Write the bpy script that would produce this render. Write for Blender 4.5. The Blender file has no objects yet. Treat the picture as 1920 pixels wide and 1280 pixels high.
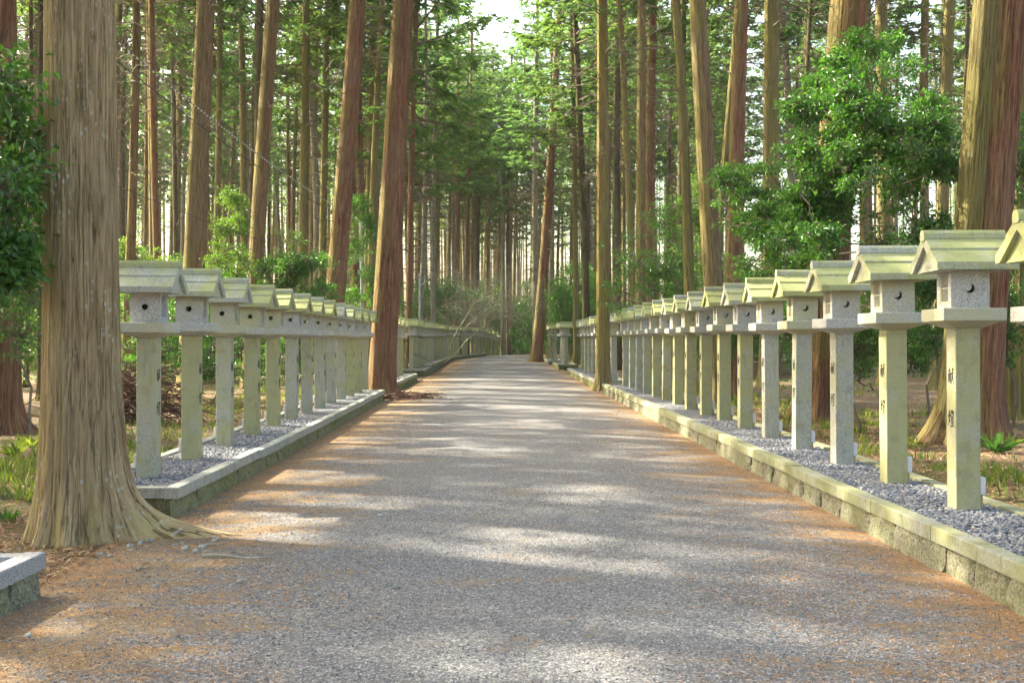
import bpy, bmesh, math, random
import numpy as np
from mathutils import Vector
from mathutils.geometry import tessellate_polygon
random.seed(7); rng = np.random.default_rng(11)
sc = bpy.context.scene
COL = sc.collection
R = math.radians
F, CX, HY, CAMZ = 2050.0, 939.0, 636.0, 1.5      # focal length in photo pixels, vanishing point, eye height

# ------------------------------------------------------------------ terrain
def smooth(a, b, v):
    t = min(1.0, max(0.0, (v - a) / (b - a))); return t * t * (3 - 2 * t)
def xc(y): return 0.115 * max(0.0, y - 70) * smooth(68, 80, y) + .012 * max(0, min(y, 150) - 94) ** 2
def rise(y):
    r = 0.2 * smooth(30, 85, y)
    if y > 92: r -= 0.0036 * min(y - 92, 28) ** 2 + max(0, y - 120) * 0.03
    return r
def road_z(x, y):
    d = x - xc(y)
    return rise(y) - 0.0055 * min(abs(d), 4) ** 2 + 0.006 * max(-4, min(4, d))
def ground_z(x, y):
    d = x - xc(y)
    z = road_z(x, y)
    if d > 0: z += 0.22 * smooth(3.2, 4.6, d)
    else: z += 0.15 * smooth(3.2, 5.5, -d)
    w = smooth(4, 8, abs(d))
    z += w * (0.10 * math.sin(x * .5 + 1) * math.sin(y * .37) + 0.05 * math.sin(x * 1.3 + y * .9))
    return z
def X_at(px, Y): return (px - CX) / F * Y

# ------------------------------------------------------------------ materials
def mat(name):
    m = bpy.data.materials.new(name); m.use_nodes = True
    nt = m.node_tree; nt.nodes.clear(); return m, nt
def nd(nt, t, **k):
    n = nt.nodes.new(t)
    for a, v in k.items():
        if a == 'i':
            for s, val in v.items():
                n.inputs[s].default_value = val
        else: setattr(n, a, v)
    return n
def out(nt, sh):
    o = nd(nt, 'ShaderNodeOutputMaterial'); nt.links.new(sh, o.inputs['Surface']); return o
def L(nt, a, b): nt.links.new(a, b)
def noise(nt, co, scale, detail=3, rough=.55, dist=0):
    n = nd(nt, 'ShaderNodeTexNoise', i={'Scale': scale, 'Detail': detail, 'Roughness': rough, 'Distortion': dist})
    L(nt, co, n.inputs['Vector']); return n.outputs['Fac']
def ramp(nt, fac, stops):
    n = nd(nt, 'ShaderNodeValToRGB'); e = n.color_ramp.elements
    while len(e) < len(stops): e.new(.5)
    for k, (p, c) in enumerate(stops):
        e[k].position = p; e[k].color = (c[0], c[1], c[2], 1) if hasattr(c, '__len__') else (c, c, c, 1)
    L(nt, fac, n.inputs['Fac']); return n.outputs['Color']
def mix(nt, fac, a, b, mode='MIX'):
    n = nd(nt, 'ShaderNodeMix', data_type='RGBA', blend_type=mode)
    for s, v in ((n.inputs[0], fac), (n.inputs[6], a), (n.inputs[7], b)):
        if isinstance(v, bpy.types.NodeSocket): L(nt, v, s)
        else: s.default_value = v if not isinstance(v, tuple) else (v[0], v[1], v[2], 1)
    return n.outputs[2]
def mth(nt, op, a, b=None, clamp=False):
    n = nd(nt, 'ShaderNodeMath', operation=op, use_clamp=clamp)
    for k, v in ((0, a), (1, b)):
        if v is None: continue
        if isinstance(v, bpy.types.NodeSocket): L(nt, v, n.inputs[k])
        else: n.inputs[k].default_value = v
    return n.outputs[0]
def bump(nt, h, strength, dist=.02, prev=None):
    n = nd(nt, 'ShaderNodeBump', i={'Strength': strength, 'Distance': dist}); L(nt, h, n.inputs['Height'])
    if prev: L(nt, prev, n.inputs['Normal'])
    return n.outputs['Normal']
def pbsdf(nt, col, rough=.85, nrm=None, spec=.3):
    p = nd(nt, 'ShaderNodeBsdfPrincipled', i={'Roughness': rough, 'Specular IOR Level': spec})
    if isinstance(col, bpy.types.NodeSocket): L(nt, col, p.inputs['Base Color'])
    else: p.inputs['Base Color'].default_value = (*col, 1)
    if nrm: L(nt, nrm, p.inputs['Normal'])
    return p.outputs[0]
def mapping(nt, co, scale):
    n = nd(nt, 'ShaderNodeMapping', i={'Scale': scale}); L(nt, co, n.inputs['Vector']); return n.outputs[0]

def stone_mat(name, g1, g2, mosscol, moss, topmoss=0.0, speck=105, bstr=.3, dark=None):
    m, nt = mat(name)
    tc = nd(nt, 'ShaderNodeTexCoord').outputs['Object']
    oi = nd(nt, 'ShaderNodeObjectInfo')
    geo = nd(nt, 'ShaderNodeNewGeometry')
    pos = geo.outputs['Position']
    sp = noise(nt, pos, speck, 2, .7)
    base = ramp(nt, sp, [(.38, tuple(v * .8 for v in g1)), (.5, tuple((p + q) / 2 for p, q in zip(g1, g2))), (.62, g2)])
    sp2 = noise(nt, pos, speck * .35, 2, .6)
    base = mix(nt, mth(nt, 'MULTIPLY', ramp(nt, sp2, [(.5, 0), (.75, 1)]), .25), base, (.2, .2, .19))
    nz = noise(nt, pos, 3.3, 5, .62)
    r = mth(nt, 'MULTIPLY', mth(nt, 'SUBTRACT', oi.outputs['Random'], .5), .40)
    mk = mth(nt, 'ADD', mth(nt, 'ADD', nz, r), moss - .5)
    if topmoss:
        sx = nd(nt, 'ShaderNodeSeparateXYZ'); L(nt, geo.outputs['Normal'], sx.inputs[0])
        mk = mth(nt, 'ADD', mk, mth(nt, 'MULTIPLY', sx.outputs[2], topmoss))
    mk = ramp(nt, mk, [(.35, 0), (.68, 1)])
    fine = noise(nt, pos, 26, 4, .7)
    mc = mix(nt, fine, mosscol, (mosscol[0] * 1.25, mosscol[1] * 1.12, mosscol[2] * 1.1))
    col = mix(nt, mth(nt, 'MULTIPLY', mk, .85), base, mc)
    if dark:
        dk = mth(nt, 'MAXIMUM', ramp(nt, noise(nt, pos, 7, 6, .75), [(.52, 0), (.70, 1)]), ramp(nt, noise(nt, mapping(nt, pos, (1, 1, .12)), 22, 4, .65), [(.56, 0), (.72, .8)]))
        col = mix(nt, mth(nt, 'MULTIPLY', dk, dark), col, (.13, .14, .08))
    n1 = bump(nt, sp, bstr, .004)
    out(nt, pbsdf(nt, col, .9, n1)); return m
GR1, GR2 = (.30, .30, .295), (.52, .515, .50)
M = {}
M['granite'] = stone_mat('granite', (.32, .32, .31), (.56, .555, .54), (.38, .39, .24), .46)
M['granite_post'] = stone_mat('granite_post', (.30, .305, .28), (.50, .505, .45), (.33, .34, .165), .60, dark=.42)
M['granite_roof'] = stone_mat('granite_roof', (.33, .34, .31), (.53, .54, .49), (.32, .355, .125), .56, .17, dark=.5)
M['coping'] = stone_mat('coping_stone', (.28, .285, .265), (.47, .475, .43), (.21, .23, .105), .50, dark=.72)
M['coping_grey'] = stone_mat('coping_grey', (.22, .22, .235), (.42, .42, .435), (.28, .30, .18), .2)
M['wall_rough'] = stone_mat('wall_rough', (.13, .125, .09), (.29, .28, .20), (.15, .17, .055), .50, speck=60, bstr=1.0, dark=.8)

def bark_mat(name, c1, c2, c3, mosscol, moss, lichen=0.0, scale=1.0, along=(1, 1, 0)):
    m, nt = mat(name)
    tc = nd(nt, 'ShaderNodeAttribute', attribute_name='bark_co').outputs['Vector']
    oi = nd(nt, 'ShaderNodeObjectInfo')
    ad = nd(nt, 'ShaderNodeVectorMath', operation='ADD'); L(nt, tc, ad.inputs[0])
    cb = nd(nt, 'ShaderNodeCombineXYZ'); L(nt, mth(nt, 'MULTIPLY', oi.outputs['Random'], 40), cb.inputs[2]); L(nt, cb.outputs[0], ad.inputs[1])
    co = ad.outputs[0]
    ax3 = lambda k: (1, 1, k) if along[2] == 0 else (k, 1, 1)
    st = noise(nt, mapping(nt, co, ax3(.045)), 60, 7, .74, .0)
    ck = noise(nt, mapping(nt, co, ax3(.035)), 21, 4, .62, .08)
    ck = ramp(nt, mth(nt, 'ABSOLUTE', mth(nt, 'SUBTRACT', ck, .5)), [(.0, 1), (.016, 0)])
    st2 = noise(nt, mapping(nt, co, ax3(.10)), 11, 4, .6, .2)
    big = noise(nt, mapping(nt, co, (1, 1, .35)), 2.2, 3, .6)
    col = ramp(nt, st, [(.36, c1), (.50, c2), (.64, c3)])
    col = mix(nt, mth(nt, 'MULTIPLY', ramp(nt, st2, [(.36, 1), (.50, 0)]), .45), col, (c1[0] * .7, c1[1] * .68, c1[2] * .66))
    geo = nd(nt, 'ShaderNodeNewGeometry')
    dp = nd(nt, 'ShaderNodeVectorMath', operation='DOT_PRODUCT'); L(nt, geo.outputs['Normal'], dp.inputs[0]); dp.inputs[1].default_value = (-.85, -.25, 0)
    mk = mth(nt, 'ADD', mth(nt, 'ADD', mth(nt, 'MULTIPLY', dp.outputs['Value'], .30), big), moss - .5)
    mk = mth(nt, 'ADD', mk, mth(nt, 'MULTIPLY', mth(nt, 'SUBTRACT', st, .5), .5))
    mk = ramp(nt, mk, [(.40, 0), (.66, 1)])
    mcol = mix(nt, st, (mosscol[0] * .75, mosscol[1] * .75, mosscol[2] * .7), (mosscol[0] * 1.3, mosscol[1] * 1.25, mosscol[2] * 1.3))
    col = mix(nt, mth(nt, 'MULTIPLY', mk, .8), col, mcol)
    fd = noise(nt, mapping(nt, co, (1, 1, .8)), .9, 2, .5)
    col = mix(nt, mth(nt, 'MULTIPLY', ramp(nt, fd, [(.42, 0), (.62, 1)]), .25), col, (.32, .25, .17))
    col = mix(nt, mth(nt, 'MULTIPLY', ck, .5), col, (c1[0] * .42, c1[1] * .38, c1[2] * .36))
    if lichen:
        v = nd(nt, 'ShaderNodeTexVoronoi', i={'Scale': 24.0}); L(nt, mapping(nt, co, (1, 1, .62)), v.inputs['Vector'])
        sp = ramp(nt, v.outputs['Distance'], [(.22, 1), (.34, 0)])
        bm = ramp(nt, noise(nt, mapping(nt, co, (1, 1, .28)), 5.0, 5, .75), [(.51, 0), (.60, 1)])
        col = mix(nt, mth(nt, 'MULTIPLY', mth(nt, 'MULTIPLY', sp, bm), lichen), col, (.58, .57, .50))
    h = mth(nt, 'SUBTRACT', mth(nt, 'ADD', st, mth(nt, 'MULTIPLY', st2, 1.4)), mth(nt, 'MULTIPLY', ck, .9))
    out(nt, pbsdf(nt, col, .95, bump(nt, h, 1.0, .05 / scale), .15)); return m
MOSS = (.27, .25, .085)
M['bark_red'] = bark_mat('bark_red', (.14, .06, .038), (.31, .145, .088), (.45, .27, .18), MOSS, .34)
M['bark_moss'] = bark_mat('bark_moss', (.15, .11, .055), (.28, .215, .11), (.42, .34, .19), MOSS, .62)
M['bark_brown'] = bark_mat('bark_brown', (.15, .09, .052), (.30, .19, .115), (.45, .32, .21), MOSS, .42)
M['bark_grey'] = bark_mat('bark_grey', (.22, .20, .165), (.38, .355, .30), (.52, .49, .43), (.30, .31, .16), .35)
M['bark_dark'] = bark_mat('bark_dark', (.06, .045, .03), (.13, .095, .065), (.22, .165, .12), (.15, .16, .06), .40)
M['bark_ochre'] = bark_mat('bark_ochre', (.21, .145, .055), (.34, .25, .10), (.46, .35, .20), (.31, .27, .085), .46)
M['bark_giant'] = bark_mat('bark_giant', (.30, .20, .105), (.50, .365, .205), (.66, .52, .32), (.40, .35, .15), .38, lichen=.95)

def leaf_mat(name, c1, c2, c3, gloss=.5, trans=.35, tint=(1.6, 1.7, .5)):
    m, nt = mat(name)
    geo = nd(nt, 'ShaderNodeNewGeometry'); oi = nd(nt, 'ShaderNodeObjectInfo')
    rd = geo.outputs['Random Per Island']
    big = noise(nt, geo.outputs['Position'], .55, 3, .6)
    f = mth(nt, 'ADD', mth(nt, 'MULTIPLY', rd, .55), mth(nt, 'MULTIPLY', big, .5))
    col = ramp(nt, f, [(.18, c1), (.5, c2), (.82, c3)])
    col = mix(nt, mth(nt, 'MULTIPLY', oi.outputs['Random'], .35), col, (c3[0], c3[1] * .9, c3[2]))
    p = pbsdf(nt, col, 1 - gloss * .75, None, .35 + gloss * .3)
    t = nd(nt, 'ShaderNodeBsdfTranslucent')
    L(nt, mix(nt, 1.0, col, (*tint,), 'MULTIPLY'), t.inputs['Color'])
    ms = nd(nt, 'ShaderNodeMixShader', i={'Fac': trans}); L(nt, p, ms.inputs[1]); L(nt, t.outputs[0], ms.inputs[2])
    out(nt, ms.outputs[0]); return m
M['cedar_leaf'] = leaf_mat('cedar_leaf', (.045, .10, .045), (.08, .155, .06), (.16, .21, .07), .15, .5, (1.6, 1.9, .9))
M['hinoki_leaf'] = leaf_mat('hinoki_leaf', (.06, .125, .065), (.10, .19, .09), (.19, .25, .10), .15, .5, (1.6, 1.9, 1.0))
M['broad_leaf'] = leaf_mat('broad_leaf', (.020, .075, .026), (.042, .135, .036), (.12, .25, .05), .84, .32, (1.6, 1.9, .5))
M['bright_leaf'] = leaf_mat('bright_leaf', (.04, .11, .04), (.075, .17, .05), (.16, .26, .07), .65, .40, (1.7, 1.7, .5))
M['brown_leaf'] = leaf_mat('brown_leaf', (.16, .07, .03), (.28, .13, .05), (.42, .24, .10), .15, .2, (1.3, 1.1, .8))
M['grass_leaf'] = leaf_mat('grass_leaf', (.06, .12, .03), (.12, .2, .045), (.28, .34, .09), .3, .4, (1.6, 1.6, .6))
def flat_mat(name, col, rough=.6, spec=.4, metal=0):
    m, nt = mat(name)
    geo = nd(nt, 'ShaderNodeNewGeometry')
    nz = noise(nt, geo.outputs['Position'], 14, 4, .6)
    c = mix(nt, nz, tuple(v * .82 for v in col), tuple(min(1, v * 1.12) for v in col))
    p = nd(nt, 'ShaderNodeBsdfPrincipled', i={'Roughness': rough, 'Specular IOR Level': spec, 'Metallic': metal})
    L(nt, c, p.inputs['Base Color']); out(nt, p.outputs[0]); return m
M['ink'] = flat_mat('ink', (.018, .02, .02), .6)
M['box_white'] = flat_mat('box_white', (.66, .66, .70), .45)
M['conduit'] = flat_mat('conduit', (.42, .33, .17), .6)
M['pane'] = flat_mat('pane', (.58, .52, .50), .5)
M['pole_grey'] = flat_mat('pole_grey', (.46, .48, .50), .5)
M['cable'] = flat_mat('cable', (.05, .05, .05), .5)
M['cable_white'] = flat_mat('cable_white', (.62, .62, .60), .5)
M['twig'] = flat_mat('twig', (.17, .135, .10), .9)
M['twig_light'] = flat_mat('twig_light', (.34, .31, .24), .9)
M['twig_red'] = flat_mat('twig_red', (.15, .08, .055), .9)
M['river_stone'] = stone_mat('river_stone', (.22, .235, .22), (.40, .40, .37), (.26, .28, .17), .3, speck=40)

def island_mat(name, stops, rough=.8, spec=.3):
    m, nt = mat(name)
    geo = nd(nt, 'ShaderNodeNewGeometry')
    c = ramp(nt, geo.outputs['Random Per Island'], stops)
    nz = noise(nt, geo.outputs['Position'], 90, 3, .6)
    c = mix(nt, mth(nt, 'MULTIPLY', nz, .3), c, (.25, .25, .25))
    out(nt, pbsdf(nt, c, rough, None, spec)); return m
M['pebble'] = island_mat('pebble', [(0, (.07, .085, .12)), (.35, (.13, .15, .19)), (.6, (.20, .215, .25)), (.85, (.29, .29, .30)), (1, (.45, .44, .42))])
M['chip'] = island_mat('chip', [(0, (.07, .075, .09)), (.4, (.14, .145, .17)), (.75, (.25, .25, .27)), (1, (.48, .47, .46))])
M['needle'] = island_mat('needle', [(0, (.12, .055, .03)), (.35, (.30, .14, .055)), (.75, (.50, .28, .12)), (1, (.66, .48, .30))], .9, .15)

def ground_mat(name, road):
    m, nt = mat(name)
    geo = nd(nt, 'ShaderNodeNewGeometry'); pos = geo.outputs['Position']
    sx = nd(nt, 'ShaderNodeSeparateXYZ'); L(nt, pos, sx.inputs[0])
    # stones of the chip-sealed road
    v = nd(nt, 'ShaderNodeTexVoronoi', i={'Scale': 105.0, 'Randomness': 1.0}); L(nt, pos, v.inputs['Vector'])
    sxc = nd(nt, 'ShaderNodeSeparateColor'); L(nt, v.outputs['Color'], sxc.inputs[0])
    stone = ramp(nt, sxc.outputs[0], [(0, (.085, .09, .10)), (.3, (.15, .155, .17)), (.65, (.225, .225, .238)), (.88, (.32, .318, .325)), (1, (.50, .49, .475))])
    tint = noise(nt, pos, 1.1, 4, .6)
    stone = mix(nt, mth(nt, 'MULTIPLY', ramp(nt, tint, [(.40, 0), (.75, 1)]), .22), stone, (.30, .25, .20))
    v2 = nd(nt, 'ShaderNodeTexVoronoi', i={'Scale': 48.0}); L(nt, pos, v2.inputs['Vector'])
    s2 = nd(nt, 'ShaderNodeSeparateColor'); L(nt, v2.outputs['Color'], s2.inputs[0])
    stone = mix(nt, .42, stone, ramp(nt, s2.outputs[0], [(0, .45), (.5, .95), (.85, 1.2), (1, 1.8)]), 'MULTIPLY')
    gap = ramp(nt, v.outputs['Distance'], [(.35, 0), (.75, 1)])
    stone = mix(nt, mth(nt, 'MULTIPLY', gap, .55), stone, (.10, .095, .09))
    # cedar litter
    mp = mapping(nt, pos, (1, 1, 1))
    wv = nd(nt, 'ShaderNodeTexNoise', i={'Scale': 70.0, 'Detail': 4.0, 'Roughness': .8, 'Distortion': 2.2}); L(nt, mp, wv.inputs['Vector'])
    lit = ramp(nt, wv.outputs['Fac'], [(.30, (.04, .028, .02)), (.43, (.12, .075, .042)), (.50, (.28, .17, .08)), (.58, (.44, .30, .15)), (.70, (.68, .56, .40))])
    li2 = noise(nt, pos, 4.5, 5, .75)
    lit = mix(nt, ramp(nt, li2, [(.42, 0), (.62, 1)]), lit, mix(nt, ramp(nt, wv.outputs['Fac'], [(.35, 0), (.65, 1)]), (.06, .05, .04), (.34, .29, .23)))
    n1 = noise(nt, mapping(nt, pos, (.55, 1.7, 1)), 1.35, 7, .70, .5)
    n2 = noise(nt, pos, 14, 4, .75)
    if road:
        ax = mth(nt, 'ABSOLUTE', mth(nt, 'SUBTRACT', sx.outputs[0], .05))
        edge = nd(nt, 'ShaderNodeMapRange', i={'From Min': .9, 'From Max': 2.9, 'To Min': -.22, 'To Max': .11}); L(nt, ax, edge.inputs['Value'])
        lf = nd(nt, 'ShaderNodeMapRange', i={'From Min': -.6, 'From Max': -3.0, 'To Min': 0, 'To Max': .13}); L(nt, sx.outputs[0], lf.inputs['Value'])
        far = nd(nt, 'ShaderNodeMapRange', i={'From Min': 20.0, 'From Max': 90.0, 'To Min': 0, 'To Max': -.04}); L(nt, sx.outputs[1], far.inputs['Value'])
        kb = nd(nt, 'ShaderNodeMapRange', i={'From Min': 2.45, 'From Max': 2.9, 'To Min': 0, 'To Max': .16}); L(nt, ax, kb.inputs['Value'])
        # faint litter ridge between the wheel tracks
        ml = mth(nt, 'ABSOLUTE', mth(nt, 'SUBTRACT', sx.outputs[0], .12))
        mr = nd(nt, 'ShaderNodeMapRange', i={'From Min': 0, 'From Max': .45, 'To Min': .10, 'To Max': 0}); L(nt, ml, mr.inputs['Value'])
        k = mth(nt, 'ADD', mth(nt, 'ADD', mth(nt, 'ADD', mth(nt, 'MULTIPLY', mth(nt, 'SUBTRACT', n1, .5), 1.5), .51), kb.outputs[0]), edge.outputs[0])
        k = mth(nt, 'ADD', k, mth(nt, 'ADD', mth(nt, 'ADD', lf.outputs[0], far.outputs[0]), mr.outputs[0]))
        k = mth(nt, 'ADD', k, mth(nt, 'MULTIPLY', mth(nt, 'SUBTRACT', n2, .5), .75))
        k = mth(nt, 'ADD', k, mth(nt, 'MULTIPLY', mth(nt, 'SUBTRACT', noise(nt, pos, 48, 3, .7), .5), .5))
        mk = ramp(nt, k, [(.49, 0), (.58, 1)])
        rust = ramp(nt, mth(nt, 'ADD', noise(nt, mapping(nt, pos, (.5, 1.6, 1)), 2.3, 5, .7), edge.outputs[0]), [(.52, 0), (.66, 1)])
        lit = mix(nt, mth(nt, 'MULTIPLY', rust, .75), lit, mix(nt, wv.outputs['Fac'], (.16, .07, .025), (.62, .36, .17)))
        col = mix(nt, mth(nt, 'MULTIPLY', mk, .90), stone, lit)
        wet = ramp(nt, mth(nt, 'ADD', noise(nt, mapping(nt, pos, (.6, 1.5, 1)), 1.9, 4, .65), mth(nt, 'MULTIPLY', edge.outputs[0], .7)), [(.60, 0), (.70, 1)])
        col = mix(nt, mth(nt, 'MULTIPLY', mth(nt, 'MULTIPLY', wet, mth(nt, 'SUBTRACT', 1.0, mk)), .55), col, (.07, .07, .08))
    else:
        lit = mix(nt, .55, lit, (.075, .052, .035))
        gm = ramp(nt, mth(nt, 'ADD', noise(nt, pos, .35, 4, .7), mth(nt, 'MULTIPLY', mth(nt, 'SUBTRACT', n2, .5), .4)), [(.50, 0), (.64, 1)])
        grn = mix(nt, wv.outputs['Fac'], (.04, .06, .02), (.20, .22, .07))
        col = mix(nt, mth(nt, 'MULTIPLY', gm, .6), lit, grn)
        ax = mth(nt, 'ABSOLUTE', sx.outputs[0])
    h = mth(nt, 'ADD', mth(nt, 'MULTIPLY', v.outputs['Distance'], -1.0), mth(nt, 'MULTIPLY', wv.outputs['Fac'], 1.6))
    nr = bump(nt, h, .5, .010)
    nr = bump(nt, n2, .25, .03, nr)
    out(nt, pbsdf(nt, col, .93, nr, .15)); return m
M['road'] = ground_mat('road_chippings', True)
M['floor'] = ground_mat('forest_floor', False)

# ------------------------------------------------------------------ mesh helpers
class MB:
    def __init__(s): s.v = []; s.f = []; s.mi = []; s.m = 0
    def add(s, vs, fs):
        o = len(s.v); s.v += [tuple(p) for p in vs]; s.f += [tuple(i + o for i in f) for f in fs]; s.mi += [s.m] * len(fs)
    def box(s, x0, x1, y0, y1, z0, z1):
        s.add([(x0, y0, z0), (x1, y0, z0), (x1, y1, z0), (x0, y1, z0), (x0, y0, z1), (x1, y0, z1), (x1, y1, z1), (x0, y1, z1)],
              [(0, 3, 2, 1), (4, 5, 6, 7), (0, 1, 5, 4), (1, 2, 6, 5), (2, 3, 7, 6), (3, 0, 4, 7)])
    def bbox(s, x0, x1, y0, y1, z0, z1, b):
        bm = bmesh.new(); bmesh.ops.create_cube(bm, size=1)
        for v in bm.verts: v.co = Vector(((x0 + x1) / 2 + v.co.x * (x1 - x0), (y0 + y1) / 2 + v.co.y * (y1 - y0), (z0 + z1) / 2 + v.co.z * (z1 - z0)))
        bmesh.ops.bevel(bm, geom=bm.edges[:], offset=b, segments=1, affect='EDGES')
        bm.verts.index_update(); s.add([v.co for v in bm.verts], [[v.index for v in f.verts] for f in bm.faces]); bm.free()
    def frustum(s, h0, z0, h1, z1):
        s.add([(-h0, -h0, z0), (h0, -h0, z0), (h0, h0, z0), (-h0, h0, z0), (-h1, -h1, z1), (h1, -h1, z1), (h1, h1, z1), (-h1, h1, z1)],
              [(0, 3, 2, 1), (4, 5, 6, 7), (0, 1, 5, 4), (1, 2, 6, 5), (2, 3, 7, 6), (3, 0, 4, 7)])
    def extrude_x(s, prof, x0, x1):      # prof: YZ polygon, counter-clockwise seen from +X
        n = len(prof)
        s.add([(x0, p[0], p[1]) for p in prof] + [(x1, p[0], p[1]) for p in prof],
              [tuple(range(n - 1, -1, -1)), tuple(range(n, 2 * n))] + [(i, (i + 1) % n, n + (i + 1) % n, n + i) for i in range(n)])
    def tube(s, pts, rad, n=6):
        o = len(s.v); k = len(pts); P = [Vector(p) for p in pts]
        if not hasattr(rad, '__len__'): rad = [rad] * k
        for i in range(k):
            d = (P[min(i + 1, k - 1)] - P[max(i - 1, 0)]); d = d.normalized() if d.length > 1e-9 else Vector((0, 0, 1))
            a = d.cross(Vector((0, 0, 1)) if abs(d.z) < .95 else Vector((1, 0, 0))).normalized(); b = d.cross(a)
            for j in range(n):
                t = 2 * math.pi * j / n; s.v.append(tuple(P[i] + (a * math.cos(t) + b * math.sin(t)) * rad[i]))
        for i in range(k - 1):
            for j in range(n):
                s.f.append((o + i * n + j, o + (i + 1) * n + j, o + (i + 1) * n + (j + 1) % n, o + i * n + (j + 1) % n)); s.mi.append(s.m)
        s.f.append(tuple(o + j for j in range(n))); s.mi.append(s.m)
        s.f.append(tuple(o + (k - 1) * n + n - 1 - j for j in range(n))); s.mi.append(s.m)
    def mesh(s, name, mats):
        me = bpy.data.meshes.new(name); me.from_pydata(s.v, [], s.f)
        for m in (mats if isinstance(mats, (list, tuple)) else [mats]): me.materials.append(m)
        if any(s.mi): me.polygons.foreach_set('material_index', s.mi)
        me.update(); return me
def np_mesh(name, V, Fc, mats, mi=None, smooth_=False):
    """V (n,3), Fc (m,k) with constant k"""
    me = bpy.data.meshes.new(name); V = np.ascontiguousarray(V, dtype=np.float32); Fc = np.ascontiguousarray(Fc, dtype=np.int32)
    k = Fc.shape[1]
    me.vertices.add(len(V)); me.vertices.foreach_set('co', V.ravel())
    me.loops.add(Fc.size); me.loops.foreach_set('vertex_index', Fc.ravel())
    me.polygons.add(len(Fc)); me.polygons.foreach_set('loop_start', np.arange(0, Fc.size, k, dtype=np.int32))
    me.polygons.foreach_set('loop_total', np.full(len(Fc), k, dtype=np.int32))
    for m in (mats if isinstance(mats, (list, tuple)) else [mats]): me.materials.append(m)
    if mi is not None: me.polygons.foreach_set('material_index', np.ascontiguousarray(mi, dtype=np.int32))
    me.polygons.foreach_set('use_smooth', np.full(len(Fc), smooth_))
    me.update(calc_edges=True); me.validate(); return me
def link(name, data, parent=None, loc=None):
    o = bpy.data.objects.new(name, data); COL.objects.link(o)
    if parent: o.parent = parent
    if loc is not None: o.location = loc
    return o
def tag(o, label=None, cat=None, group=None, kind=None):
    if label: o['label'] = label
    if cat: o['category'] = cat
    if group: o['group'] = group
    if kind: o['kind'] = kind
    return o
def copy_tree(o, parent=None):
    c = o.copy(); COL.objects.link(c); c.parent = parent
    for ch in list(o.children): copy_tree(ch, c)
    return c
ORD = ['zeroth', 'first', 'second', 'third', 'fourth', 'fifth', 'sixth', 'seventh', 'eighth', 'ninth', 'tenth', 'eleventh', 'twelfth', 'thirteenth', 'fourteenth', 'fifteenth', 'sixteenth', 'seventeenth', 'eighteenth', 'nineteenth', 'twentieth',
       'twenty-first', 'twenty-second', 'twenty-third', 'twenty-fourth', 'twenty-fifth', 'twenty-sixth', 'twenty-seventh', 'twenty-eighth']

# ------------------------------------------------------------------ ground and road
def sheet(name, xs, ys, zf, m, dz=0):
    V = [(x, y, zf(x, y) + dz) for y in ys for x in xs]; nx = len(xs)
    Fc = [(j * nx + i, j * nx + i + 1, (j + 1) * nx + i + 1, (j + 1) * nx + i) for j in range(len(ys) - 1) for i in range(nx - 1)]
    return link(name, np_mesh(name, np.array(V), np.array(Fc), m, smooth_=True))
def axis(spans):
    r = []
    for a, b, s in spans: r += list(np.arange(a, b, s))
    return r + [spans[-1][1]]
gx = axis([(-900, -100, 100), (-100, -30, 5), (-30, -8, .8), (-8, 8, .25), (8, 30, .8), (30, 100, 5), (100, 900, 100)])
gy = axis([(-300, -20, 20), (-20, 2, 1), (2, 40, .5), (40, 140, 1), (140, 300, 8), (300, 1500, 100)])
g = sheet('forest_floor', gx, gy, ground_z, M['floor']); tag(g, kind='structure')
ry = axis([(-12, 30, .4), (30, 130, .7)])
rx = [i * .2 for i in range(-15, 16)]
V = [(xc(y) + d, y, road_z(xc(y) + d, y) + .004) for y in ry for d in rx]; nx = len(rx)
Fc = [(j * nx + i, j * nx + i + 1, (j + 1) * nx + i + 1, (j + 1) * nx + i) for j in range(len(ry) - 1) for i in range(nx - 1)]
g = link('road', np_mesh('road', np.array(V), np.array(Fc), M['road'], smooth_=True)); tag(g, kind='structure')

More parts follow.
